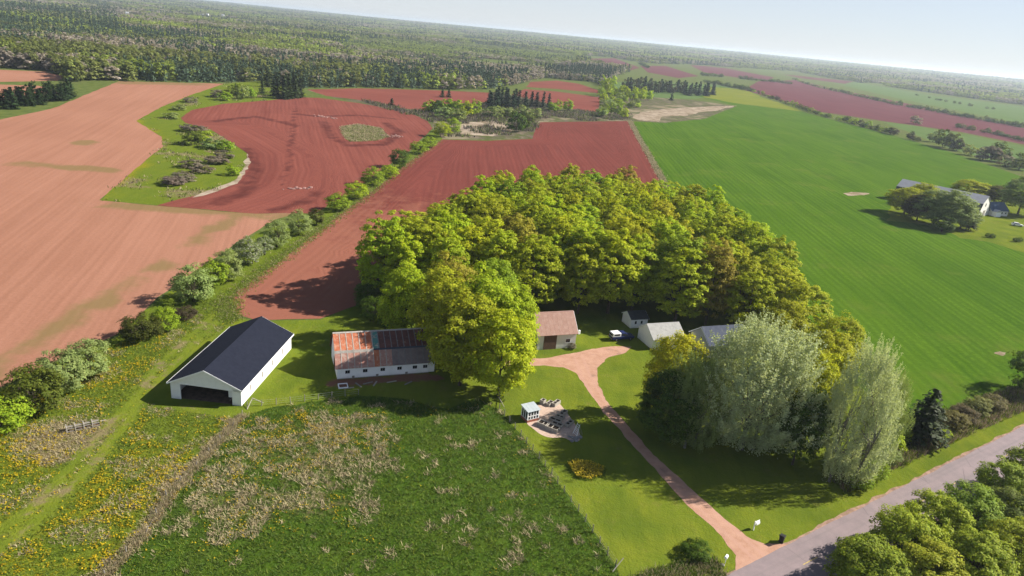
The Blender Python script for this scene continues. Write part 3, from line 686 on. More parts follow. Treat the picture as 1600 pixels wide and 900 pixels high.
# --- trees between the barns
for i, (x, y, H, Rd, c, lab) in enumerate([
    (-0.6, 109.8, 16.0, 5.3, LIME, 'pale lime tree with a bare grey trunk, nearest the greenhouse'),
    (-7.6, 112.6, 17.5, 6.0, (0.31, 0.33, 0.018), 'broad olive yellow tree leaning over the right end of the rusty roofed barn'),
    (-5.0, 119.5, 19.5, 6.0, LIMEG, 'tallest lime green tree at the top of the clump between the barns'),
    (0.6, 122.0, 17.0, 4.7, LIMEG, 'green tree just left of the small pink roofed barn'),
    (-12.5, 122.5, 18.0, 5.4, OLIVE, 'yellowish tree behind the right end of the rusty roofed barn'),
    (-20.5, 129.0, 15.5, 5.0, LIMEG, 'bright green tree in the shade behind the rusty roofed barn'),
    (-12.0, 131.0, 17.5, 5.6, BRONZE, 'bronze tinted tree between the barn clump and the grove'),
    (-4.0, 134.0, 17.5, 5.6, GREEN, 'mid green tree between the barn clump and the grove')]):
    plant(YARD[i % 4], 'yard_tree', lab, 'tree', x, y, H, Rd, c)
# --- trees by the house
for i, (k, x, y, H, Rd, c, lab, ln) in enumerate([
    (POPLAR[0], 40.0, 100.5, 21.8, 8.4, SILVER, 'large silvery white poplar in front of the house, the widest one', (0, 0)),
    (POPLAR[1], 30.5, 100.0, 15.5, 4.6, SAGE, 'smaller grey green poplar left of the large silvery poplar', (0, 0)),
    (POPLAR[2], 52.6, 93.2, 22.5, 4.6, SILVER, 'tall narrow silvery poplar beside the road, its foot almost on the verge', (0.03, 0.10)),
    (POPLAR[0], 60.0, 99.0, 16.0, 3.3, SAGE, 'thin silvery poplar left of the lone spruce, behind the roadside one', (0.0, 0.05)),
    (YARD[0], 28.6, 107.5, 15.8, 4.7, (0.43, 0.42, 0.02), 'golden yellow tree in front of the white garage', (0, 0)),
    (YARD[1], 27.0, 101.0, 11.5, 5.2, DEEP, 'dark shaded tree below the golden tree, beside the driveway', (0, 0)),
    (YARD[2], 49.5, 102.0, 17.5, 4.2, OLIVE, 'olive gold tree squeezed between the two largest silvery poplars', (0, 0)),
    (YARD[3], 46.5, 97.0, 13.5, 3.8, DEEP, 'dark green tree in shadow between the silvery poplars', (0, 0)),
    (YARD[3], 57.0, 117.0, 15.5, 5.2, (0.36, 0.37, 0.02), 'yellow tree behind the large silvery poplar, near the green field', (0, 0)),
    (YARD[1], 63.5, 127.0, 14.5, 4.8, (0.34, 0.36, 0.02), 'yellow green tree at the grove\'s right front corner', (0, 0)),
    (YARD[0], 54.0, 130.0, 15.5, 5.2, (0.32, 0.33, 0.022), 'olive tree behind the grey roofed house', (0, 0))]):
    plant(k, 'poplar_tree' if 'poplar' in lab.split(',')[0] and k in POPLAR else 'yard_tree', lab, 'tree', x, y, H, Rd, c, lean=ln)
plant(SPRUCE[0], 'spruce_tree', 'lone dark spruce on a bare stem beside the road', 'tree', 72.3, 108.3, 10.2, 4.3, SPRG)
for x, y, h, r, c, lab in [(67.5, 107.5, 3.6, 2.3, LIMEG, 'bright green bush directly left of the lone spruce'),
                           (69.5, 112.0, 3.2, 2.4, LIME, 'yellow green bush behind the lone spruce, at the crop edge'),
                           (76.5, 111.0, 1.8, 2.2, LIMEG, 'low bright green bush right of the lone spruce'),
                           (64.5, 104.5, 4.5, 2.6, LIMEG, 'light green bush between the thin poplar and the spruce'),
                           (58.0, 95.0, 3.6, 2.2, GREEN, 'leafy green bush at the foot of the roadside poplar'),
                           (55.0, 92.5, 3.2, 2.0, GREEN, 'low green bush under the roadside poplar'),
                           (62.5, 100.0, 3.0, 1.9, SAGE, 'pale bush left of the lone spruce near the verge'),
                           (80.8, 114.2, 3.4, 2.6, (0.177, 0.159, 0.053), 'olive brown thicket right of the lone spruce, by the road'),
                           (84.5, 117.0, 3.2, 2.4, (0.153, 0.124, 0.071), 'brown twiggy thicket beside the road, second from the spruce'),
                           (89.0, 120.5, 3.8, 2.3, (0.236, 0.247, 0.088), 'pale green thicket beside the road, third from the spruce'),
                           (93.5, 123.0, 3.4, 2.2, (0.200, 0.177, 0.094), 'tan thicket by the road at the right edge of the view')]:
    plant(random.choice(SHRUB), 'roadside_bush', lab, 'bush', x, y, h, r, c)
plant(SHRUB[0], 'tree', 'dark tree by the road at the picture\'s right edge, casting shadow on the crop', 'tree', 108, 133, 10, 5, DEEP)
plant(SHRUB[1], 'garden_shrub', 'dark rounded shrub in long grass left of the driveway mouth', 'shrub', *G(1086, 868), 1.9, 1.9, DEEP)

# --- thicket across the road (lower right)
for i, (px, py, zt, Rd, c, lab) in enumerate([
    (1335, 855, 6.5, 3.8, (0.225, 0.280, 0.030), 'leftmost green thicket tree across the road, shading the asphalt'),
    (1400, 815, 7.5, 4.2, (0.318, 0.374, 0.033), 'yellow green thicket tree across the road, second from the left'),
    (1458, 800, 7.5, 4.0, (0.299, 0.355, 0.033), 'yellow green thicket tree across the road, third from the left'),
    (1520, 788, 7.0, 4.0, (0.225, 0.309, 0.041), 'mid green thicket tree across the road behind the bright ones'),
    (1575, 745, 7.0, 3.6, (0.244, 0.309, 0.041), 'green thicket tree across the road, farthest up the road'),
    (1620, 725, 7.5, 3.8, (0.225, 0.280, 0.041), 'thicket tree cut by the right edge of the picture'),
    (1380, 893, 6.5, 4.0, (0.244, 0.299, 0.030), 'dark green thicket tree at the bottom edge below the road'),
    (1455, 880, 7.0, 4.2, (0.336, 0.355, 0.033), 'olive yellow thicket tree at the bottom edge, middle of the thicket'),
    (1530, 865, 7.0, 4.2, (0.280, 0.336, 0.033), 'green thicket tree at the bottom edge right of the olive one'),
    (1600, 845, 7.0, 4.2, (0.299, 0.336, 0.033), 'green thicket tree in the bottom right corner'),
    (1590, 790, 6.5, 3.6, (0.187, 0.225, 0.057), 'brownish green thicket tree near the right edge')]):
    x, y = G(px, py, zt*0.75)
    v = (np.array((x, y))-ra)@rn
    if v > -ROAD_W-2.6: x, y = np.array((x, y))-rn*(v+ROAD_W+2.6)
    plant(NEAR[i % 3], 'thicket_tree', lab, 'tree', x, y, zt+0.6, Rd, c)

# --- the hedgerow between the fields, from the near left to far
hedge = [(8, 668, 3.6, 5.0, GREEN, SHRUB, 'green shrub at the left edge of the picture, first of the hedgerow'),
    (55, 642, 3.9, 7.2, DKOLIVE, SHRUB, 'large dark olive shrub near the left edge, beside the red field'),
    (98, 610, 3.5, 7.2, SAGE, SILVERSHRUB, 'grey green shrub behind the dark olive one at the left'),
    (140, 588, 3.2, 6.6, SAGE, SILVERSHRUB, 'grey green shrub, third large one of the hedgerow'),
    (222, 530, 3.6, 5.0, (0.0744, 0.0837, 0.0155), SHRUB, 'broad olive shrub left of the machine shed roof'),
    (258, 518, 2.4, 5.0, GREEN, SHRUB, 'green shrub tucked behind the broad olive shrub'),
    (290, 497, 2.2, 2.4, (0.0806, 0.062, 0.0372), SHRUB, 'low brown bush between the olive and the silvery shrubs'),
    (303, 470, 4.2, 8.0, SAGE, SILVERSHRUB, 'largest silvery shrub of the hedgerow, above the machine shed'),
    (335, 448, 3.2, 6.6, GREEN, SHRUB, 'bright green shrub just behind the largest silvery one'),
    (357, 440, 3.2, 7.6, SAGE, SILVERSHRUB, 'silver green shrub behind the bright green one'),
    (388, 413, 3.3, 6.6, SAGE, BLOSSOM, 'white blossoming shrub in the hedgerow'),
    (412, 398, 2.2, 5.0, SAGE, BLOSSOM, 'small white blossoming shrub behind the larger one'),
    (434, 386, 3.4, 7.4, SAGE, SILVERSHRUB, 'tall pale green shrub right of the blossoming ones'),
    (468, 366, 3.4, 6.8, SAGE, SILVERSHRUB, 'pale sage shrub at the corner of the dark field'),
    (494, 352, 2.4, 5.0, (0.0868, 0.0992, 0.0186), SHRUB, 'small olive shrub right of the pale sage shrub'),
    (527, 329, 3.8, 5.6, GREEN, SHRUB, 'bushy green shrub standing in bright grass beside the dark field'),
    (556, 311, 4.0, 6.2, LIMEG, SHRUB, 'light green shrub, second beside the dark field'),
    (582, 290, 4.2, 6.8, GREEN, SHRUB, 'green shrub with a dark side, third beside the dark field'),
    (608, 278, 3.4, 5.2, LIMEG, SHRUB, 'low light green shrub before the dark round tree'),
    (624, 262, 4.2, 8.2, DEEP, SHRUB, 'dark round tree in the far part of the hedgerow'),
    (654, 240, 4.4, 6.2, GREEN, SHRUB, 'round green shrub after the dark round tree'),
    (670, 231, 3.6, 5.6, GREEN, SHRUB, 'green shrub near the far end of the hedgerow'),
    (690, 214, 5.0, 8.6, LIMEG, SHRUB, 'yellow green tree next to last of the hedgerow'),
    (707, 208, 4.6, 9.0, GREEN, SHRUB, 'last green tree at the far end of the hedgerow')]
for i, (px, py, Rd, H, c, K, lab) in enumerate(hedge):
    x, y = G(px, py); plant(K[i % len(K)], 'hedge_shrub', lab, 'shrub', x, y, H, Rd, jit(c, 0.06))

# --- farther single bushes and trees
def far_bush(px, py, Rd, H, c, label, group, K=None, name='field_bush', cat='bush'):
    x, y = G(px, py); K = K or FARBUSH; plant(random.choice(K), name, label, cat, x, y, H, Rd, jit(c), group, trunk=K is not FARSPRUCE)
for px, py, Rd, H, c in [(318,222,4,5,GREEN),(302,226,4.5,6,DKOLIVE),(330,232,4,4,SAGE),(352,235,3.5,4.5,GREEN),(295,205,4,3.5,(0.19, 0.155, 0.12)),(310,207,4,3.5,(0.19, 0.155, 0.12)),(300,262,4,3,(0.20, 0.16, 0.125)),(288,282,4,3,(0.20, 0.16, 0.125)),(272,288,4,2.8,(0.20, 0.16, 0.125)),(318,270,4,2.8,(0.20, 0.16, 0.125)),(340,255,4.5,3,(0.19, 0.155, 0.12)),(352,247,3.5,3,(0.19, 0.155, 0.12)),(364,274,2.5,3.5,GREEN),(268,185,4,3,SAGE),(280,172,4,3,SAGE),(298,160,4,3,GREY)]:
    far_bush(px, py, Rd, H, c, 'green bush in the grass strip left of the dark field' if c in (GREEN, DKOLIVE, SAGE) else 'low brown bush in the grass strip left of the dark field',
             'bushes of the grass strip' if c in (GREEN, DKOLIVE, SAGE) else 'brown bushes of the grass strip')
for px, py, Rd, H, c in [(350,157,5,6,GREEN),(362,154,4,8,DKOLIVE),(378,155,4,9,SAGE),(392,153,4,7,GREEN),(340,152,5,5,GREY),(372,148,4,8,GREEN)]:
    far_bush(px, py, Rd, H, c, 'mixed green bush left of the dark spruce clump at the far field corner', 'bushes by the spruce clump')
for px, py, Rd, H in [(434,154,3.6,15),(444,155,3.8,16),(452,154,3.8,17),(462,153,3.8,16),(470,152,3.4,14),(447,150,3.8,16),(458,149,3.6,16),(428,150,3,12),(410,146,2.6,10),(418,136,3.4,14)]:
    far_bush(px, py, Rd, H, SPRG, 'dark spruce in the clump at the far left corner of the dark field', 'spruces of the far corner clump', FARSPRUCE, 'spruce_tree', 'tree')
for px, py, Rd, H in [(691,152,2.6,7),(701,152,2.6,7)]:
    far_bush(px, py, Rd, H, SPRG, 'small dark spruce, one of a pair alone in the far red strip', 'pair of spruces in the red strip', FARSPRUCE, 'spruce_tree', 'tree')
far_bush(612, 167, 2.6, 6, SPRG, 'single dark spruce on the far edge of the dark field', None, FARSPRUCE, 'spruce_tree', 'tree')
for px, py, Rd, H in [(766,170,3.6,13),(774,170,4,15),(783,168,4,16),(792,168,4,15),(801,170,3.8,14),(810,168,3.8,14),(820,168,3.8,13),(830,168,3.6,13),(838,169,3.6,13),(764,165,3.4,12),(778,163,4,15),(790,163,4,14),(848,170,3,14),(857,168,2.6,12),(805,163,3.6,13)]:
    far_bush(px, py, Rd, H, (0.01736, 0.0341, 0.01488), 'spruce of the dark cluster between the far red fields', 'spruces between the far red fields', FARSPRUCE, 'spruce_tree', 'tree')
for px, py, Rd, H, c in [(670,176,5,9,GREEN),(682,177,5,9,DEEP),(693,177,5,10,GREEN),(704,178,5,10,GREEN),(716,180,5,10,GREEN),(728,182,5,10,LIMEG),(738,181,5,11,GREEN),(700,184,5,7,SAGE),(714,188,5,7,SAGE),(690,184,5,7,SAGE),
        (765,183,5,7,SAGE),(775,184,5,8,SAGE),(787,183,5,7,SAGE),(797,184,5,7,SAGE),(812,185,5,9,SAGE),(824,186,5,8,SAGE),(838,184,4,7,SAGE),(806,206,5.5,12,DEEP),(818,203,4,8,DEEP),(862,174,4,7,GREEN),(870,174,3.5,9,GREEN),(886,173,4.5,9,GREEN),(826,192,4,6,DKOLIVE)]:
    far_bush(px, py, Rd, H, c, ('sage' if c == SAGE else 'green')+' tree in the scrub between the red fields', ('sage' if c == SAGE else 'green')+' trees in the scrub', name='scrub_tree', cat='tree')
for k in range(46):
    px = random.uniform(938, 1000); py = random.uniform(146, 186)
    if px > 975 and py > 172: continue
    c = random.choice((GREEN, LIMEG, SAGE, GREEN)); far_bush(px, py, random.uniform(3, 5), random.uniform(4, 10), c, 'green bush in the thicket beyond the right red field', 'bushes beyond the right red field')
for px, py, H in [(966,155,16),(975,156,15),(988,158,14),(1000,157,12),(1012,157,12),(948,150,20),(955,146,20),(940,140,18),(1003,150,12)]:
    far_bush(px, py, 5, H, LIMEG, 'bright green tree at the tip of the far wood', 'bright trees at the tip of the far wood', name='far_tree', cat='tree')
for k in range(34):
    t = k/33; px = 975+t*140+random.uniform(-2, 2); py = 142+t*9+random.uniform(-4, 1.5)
    far_bush(px, py, 4.5, random.uniform(13, 18), (0.01984, 0.03596, 0.01736) if k % 3 or t > .7 else (0.0868, 0.0868, 0.0558), 'tree of the dark row standing in the far green field', 'row of trees in the far green field', FARSPRUCE if k % 3 or t > .7 else None, 'far_tree', 'tree')
far_bush(1049, 157, 3, 8, SPRG, 'lone dark spruce left of the pale sand patch', None, FARSPRUCE, 'spruce_tree', 'tree')

# --- hedgerows dividing the fields on the right
def hedge_line(path, n, Hr, Rr, label, group, cs, gap=0.0):
    P = np.array(path); seg = np.hypot(*np.diff(P, axis=0).T); cum = np.concatenate([[0], np.cumsum(seg)])
    for k in range(n):
        s = (k+random.uniform(0.1, 0.9))/n*cum[-1]; i = min(len(seg)-1, int(np.searchsorted(cum, s)-1)); t = (s-cum[i])/seg[i]
        px, py = P[i]+(P[i+1]-P[i])*t
        if vnoise(px/14.0, 3.3, 91) < gap: continue
        far_bush(px, py, random.uniform(*Rr), random.uniform(*Hr), random.choice(cs), label, group)
hedge_line([(1172,142),(1265,176),(1340,196),(1400,212),(1440,223)], 54, (3, 7.5), (2.6, 4.5), 'bush of the long hedgerow along the big green field', 'hedgerow of the big green field', (DKOLIVE, DEEP, GREEN, (0.0744, 0.0682, 0.031)), 0.28)
for px, py, Rd, H, c, lab in [(1457,222,5,10,SAGE,'grey green tree in the right hedgerow, left of the tall dark one'),(1474,230,7.5,16,DKOLIVE,'tallest dark tree in the right hedgerow'),(1487,234,6.5,13,DKOLIVE,'dark tree right of the tallest in the right hedgerow'),(1495,236,5,10,(0.0744, 0.0682, 0.031),'olive bush right of the dark hedgerow trees'),
        (1515,243,5.5,9,SAGE,'round grey bush alone in the right hedgerow'),(1536,250,6,10,GREY,'grey tree left of the green one in the right hedgerow'),(1548,252,6,11,GREY,'pale grey tree touching the green one in the right hedgerow'),(1561,253,6.5,14,DKOLIVE,'dark green tree in the right hedgerow near the picture edge'),(1570,260,5.5,8,GREY,'round grey bush below the dark green tree at the right'),(1590,265,6,9,DKOLIVE,'dark bush in the hedgerow at the right picture edge'),(1600,262,6,12,DKOLIVE,'dark tree in the hedgerow cut by the right picture edge')]:
    far_bush(px, py, Rd, H, c, lab, None, name='hedgerow_tree', cat='tree')
hedge_line([(1238,124),(1260,132),(1300,142),(1345,152),(1400,164),(1450,173),(1520,186),(1600,200)], 95, (3, 8), (3, 5), 'bush of the far hedgerow above the long red field', 'hedgerow above the long red field', (DKOLIVE, DEEP, SAGE), 0.2)
hedge_line([(1490,198),(1520,204),(1560,211),(1600,222)], 15, (3, 6), (3, 5), 'low dark bush on the near edge of the long red field', 'bushes on the near edge of the long red field', (DKOLIVE, DEEP), 0.3)
far_bush(1430, 194, 7, 9, GREY, 'grey brown bush standing in the near edge of the long red field', None)
hedge_line([(1100,128),(1130,134),(1175,143)], 24, (3, 8), (4, 6), 'dark bush behind the yellow field', 'bushes behind the yellow field', (DKOLIVE, DEEP), 0.2)
hedge_line([(1392,146),(1440,150),(1460,156),(1525,168),(1560,172)], 16, (3, 8), (3, 5), 'small dark bush in the far pale green field', 'bushes of the far pale green field', (DKOLIVE, DEEP), 0.4)
hedge_line([(1000,100),(1012,107)], 9, (5, 9), (5, 7), 'dark bush between the farthest red fields', 'bushes between the farthest red fields', (DKOLIVE, DEEP), 0)
hedge_line([(1092,118),(1130,121),(1170,125),(1240,132)], 22, (4, 9), (5, 8), 'dark bush at the foot of the farthest red fields', 'bushes at the foot of the farthest red fields', (DKOLIVE, DEEP), 0.3)

# --- trees round the neighbour's farm
for px, py, Rd, H, c, lab, K in [(1412,335,7.8,12.2,OLIVE,'olive brown tree left of the neighbour\'s barn',YARD),(1432,345,6.7,11.1,(0.0868, 0.0744, 0.031),'brownish tree in front of the neighbour\'s barn, at left',YARD),(1458,352,8.4,14.4,SAGE,'grey green tree hiding the middle of the neighbour\'s barn',YARD),(1482,356,8.4,15.5,SAGE,'largest grey green tree before the neighbour\'s barn',YARD),(1500,357,6.2,10.0,SAGE,'grey green tree at the right end of the clump by the neighbour\'s barn',YARD),
        (1513,360,3.4,7.7,SPRG,'small dark spruce at the neighbour\'s lawn',SPRUCE),(1508,312,7.8,10.0,OLIVE,'golden tree behind the neighbour\'s barn',YARD),(1530,314,6.7,8.9,OLIVE,'yellowish tree behind the right end of the neighbour\'s barn',YARD),(1552,318,6.7,8.9,(0.1116, 0.1054, 0.031),'pale olive tree behind the blue house',YARD),(1440,322,6.7,11.1,OLIVE,'yellow olive tree behind the left end of the neighbour\'s barn',YARD),(1590,335,9.5,18.8,SAGE,'big grey green tree right of the blue house',YARD),(1470,362,4.5,6.6,DEEP,'dark low tree at the foot of the neighbour\'s clump',SHRUB)]:
    x, y = G(px, py); plant(random.choice(K), 'farmyard_tree', lab, 'tree', x, y, H, Rd, c)
for px, py in ((1543, 371), (1550, 372), (1586, 378), (1593, 378)):
    x, y = G(px, py); plant(SHRUB[1], 'lawn_shrub', 'small dark shrub planted on the neighbour\'s lawn edge', 'shrub', x, y, 1.8, 1.1, DEEP, 'small shrubs on the neighbour\'s lawn')

# ------------------------------------------------------------------ buildings
def siding_mat(name, col, pitch=0.14, axis=2, rough=0.6, dirt=(0.252, 0.228, 0.192)):
    t = NT(name); tc = t.n('TexCoord').outputs['Object']; sp = t.n('SeparateXYZ', None, Vector=tc)
    saw = t.math('FRACT', t.math('MULTIPLY', sp.outputs[axis], 1.0/pitch))
    n = t.noise(tc, 0.9, 5, 0.65); low = t.ramp(sp.outputs[2], 0.7, 0.0)
    c = t.mix(t.math('MULTIPLY', t.ramp(n, 0.4, 0.75), 0.10), col, dirt)
    c = t.mix(t.math('MULTIPLY', t.math('MULTIPLY', low, n), 0.5), c, dirt)
    return t.surf(c, rough, 0.3, saw, 0.02, 0.8)
M['white_siding'] = siding_mat('white_siding', (0.80, 0.81, 0.80))
M['white_board'] = siding_mat('white_painted_boards', (0.83, 0.84, 0.84), 0.25)
M['weathered_white'] = siding_mat('weathered_white_shingles', (0.66, 0.65, 0.62), 0.18, dirt=(0.216, 0.192, 0.168))
M['grey_siding'] = siding_mat('pale_grey_siding', (0.348, 0.36, 0.366), 0.15)
M['white_trim'] = plain('white_trim', (0.80, 0.81, 0.81), 0.5, 0.3, 0.04)
def shingle_mat(name, a, b, pitch=0.3, moss=None):
    t = NT(name); tc = t.n('TexCoord').outputs['Object']
    n = t.noise(tc, 1.2, 6, 0.65); f = t.noise(tc, 14, 3, 0.7)
    c = t.mix(t.ramp(n, 0.3, 0.7), a, b); c = t.mix(t.math('MULTIPLY', t.ramp(f, 0.4, 0.7), 0.3), c, tuple(min(1, x*1.6+0.01) for x in b))
    if moss: c = t.mix(t.math('MULTIPLY', t.ramp(t.noise(tc, 0.5, 6, 0.75), 0.52, 0.68), 0.7), c, moss)
    return t.surf(c, 0.9, 0.06, f, 0.01)
M['navy_shingle'] = shingle_mat('dark_navy_shingles', (0.0085, 0.0105, 0.019), (0.0125, 0.015, 0.026))
M['grey_shingle'] = shingle_mat('pale_grey_shingles', (0.24, 0.24, 0.234), (0.312, 0.312, 0.3), moss=(0.204, 0.198, 0.18))
M['shaded_house_shingle'] = shingle_mat('shaded_blue_grey_shingles', (0.050, 0.060, 0.085), (0.07, 0.08, 0.11), moss=(0.11, 0.12, 0.13))  # blue grey roof, darkened so its colour holds the shade of the trees
M['dark_shingle'] = shingle_mat('dark_shingles', (0.024, 0.027, 0.033), (0.042, 0.045, 0.051))
M['blue_shingle'] = shingle_mat('blue_roof', (0.045, 0.072, 0.126), (0.06, 0.093, 0.15))
M['slate_blue'] = shingle_mat('slate_blue_roof', (0.036, 0.045, 0.066), (0.051, 0.06, 0.087))
M['pale_metal'] = plain('pale_metal_roof', (0.312, 0.318, 0.342), 0.45, 0.4, 0.08, 0.7)
def rust_mat(name, a, b, fleck, amt, lo=0.5, hi=0.62):
    t = NT(name); tc = t.n('TexCoord').outputs['Object']
    oi = t.n('ObjectInfo').outputs['Random']; v = t.n('VectorMath', {'operation': 'ADD'}); t.t.links.new(tc, v.inputs[0]); t.t.links.new(t.math('MULTIPLY', oi, 50.0), v.inputs[1])
    c = t.mix(t.ramp(t.noise(v.outputs[0], 0.8, 6, 0.7), 0.3, 0.7), a, b)
    c = t.mix(t.math('MULTIPLY', t.ramp(t.noise(tc, 1.6, 6, 0.75), lo, hi), amt), c, fleck)
    return t.surf(c, 0.7, 0.3, t.noise(tc, 9, 3), 0.01, 0.6)
M['orange_rust'] = rust_mat('orange_rust', (0.31, 0.080, 0.034), (0.40, 0.135, 0.065), (0.44, 0.32, 0.24), 0.5)
M['brown_rust'] = rust_mat('pinkish_rust', (0.29, 0.125, 0.095), (0.36, 0.205, 0.165), (0.44, 0.38, 0.33), 0.5)
M['maroon_rust'] = rust_mat('dark_maroon_rust', (0.06, 0.024, 0.0204), (0.12, 0.042, 0.033), (0.3, 0.228, 0.168), 0.75, 0.60, 0.68)  # dark tone and pale flecks carry the trees' dappled shade along with rust
M['shaded_rust'] = rust_mat('shaded_grey_rust', (0.13, 0.105, 0.105), (0.20, 0.16, 0.155), (0.26, 0.14, 0.10), 0.5, 0.55, 0.7)  # greyish rust with the tree shade on the lower right roof worked in
M['teal_sheet'] = rust_mat('teal_sheet', (0.042, 0.156, 0.138), (0.072, 0.204, 0.18), (0.3, 0.26, 0.22), 0.9, 0.50, 0.58)
M['seam'] = plain('pale_roof_seam', (0.33, 0.3, 0.27), 0.6, 0.3, 0.2, 2)
M['dull_seam'] = plain('dull_roof_seam', (0.144, 0.138, 0.144), 0.6, 0.3, 0.2, 2)
M['pink_sheet'] = rust_mat('pinkish_metal', (0.24, 0.132, 0.102), (0.288, 0.168, 0.132), (0.312, 0.216, 0.18), 0.5)
def glass_mat():
    t = NT('window_glass'); p = t.n('BsdfPrincipled', None, Base_Color=(0.015, 0.018, 0.022), Roughness=0.08); t.t.links.new(p.outputs[0], t.out.inputs[0]); return t.m
M['glass'] = glass_mat()
def wood_mat(name, a, b):
    t = NT(name); tc = t.n('TexCoord').outputs['Object']; mp = t.n('Mapping', None, Vector=tc, Scale=(6, 6, 0.7)); n = t.noise(mp.outputs[0], 1.5, 5, 0.7)
    return t.surf(t.mix(t.ramp(n, 0.3, 0.7), a, b), 0.85, 0.15, n, 0.01)
M['brown_wood'] = wood_mat('brown_boards', (0.078, 0.045, 0.03), (0.132, 0.078, 0.054))
M['grey_wood'] = wood_mat('weathered_grey_wood', (0.156, 0.144, 0.126), (0.252, 0.234, 0.21))
M['pale_wood'] = wood_mat('pale_weathered_wood', (0.252, 0.228, 0.192), (0.348, 0.324, 0.282))
M['soil'] = plain('dark_potting_soil', (0.03, 0.0216, 0.0156), 0.95, 0.1, 0.4, 4)
M['dirt_floor'] = plain('dirt_floor', (0.096, 0.066, 0.048), 0.95, 0.1, 0.3, 1)
M['brick_red'] = plain('red_brick_base', (0.252, 0.096, 0.06), 0.85, 0.15, 0.25, 5)
M['white_paint'] = plain('white_car_paint', (0.80, 0.80, 0.80), 0.25, 0.5, 0.03)
M['blue_paint'] = plain('dark_blue_car_paint', (0.018, 0.027, 0.096), 0.25, 0.5, 0.05)
M['tyre'] = plain('tyre_rubber', (0.02, 0.02, 0.02), 0.85, 0.2, 0.2, 6)
M['rim'] = plain('wheel_rim', (0.27, 0.276, 0.282), 0.35, 0.5, 0.05, 4, 0.8)
M['lamp_red'] = plain('tail_lamp', (0.24, 0.012, 0.012), 0.2, 0.5, 0.05)
M['lamp_clear'] = plain('head_lamp', (0.7, 0.7, 0.68), 0.15, 0.5, 0.05)
M['black_plastic'] = plain('black_plastic', (0.018, 0.018, 0.02), 0.55, 0.35, 0.15, 3)
M['grey_stone'] = plain('grey_stone', (0.198, 0.192, 0.192), 0.9, 0.15, 0.3, 2)
M['poly_sheet'] = plain('pale_polycarbonate', (0.34, 0.38, 0.40), 0.25, 0.5, 0.06, 1)
def window(parent, x0, x1, z0, z1, y, panes=2, face='y', d=0.05, frame='white_trim', rows=1):
    """a framed window proud of a wall; face y: the wall looks along -y; face x: along +x or -x (sign of d)"""
    def bx(a, b, c, e, p, q): return MB().box(a, b, p, q, c, e) if face == 'y' else MB().box(p, q, a, b, c, e)
    f = MB(); t = 0.06
    for a, b, c, e in ((x0, x1, z0, z0+t), (x0, x1, z1-t, z1), (x0, x0+t, z0+t, z1-t), (x1-t, x1, z0+t, z1-t)):
        g = bx(a, b, c, e, min(y-d, y), max(y-d, y)); f.add(g.v, g.f)
    o = f.build('window', M[frame], parent)
    w = (x1-x0-2*t)/panes; h = (z1-z0-2*t)/rows
    for i in range(panes):
        for j in range(rows):
            bx(x0+t+i*w+0.012, x0+t+(i+1)*w-0.012, z0+t+j*h+0.01, z0+t+(j+1)*h-0.01, min(y-d*0.6, y+0.002), max(y-d*0.6, y+0.002)).build('pane', M['glass'], o)
    return o

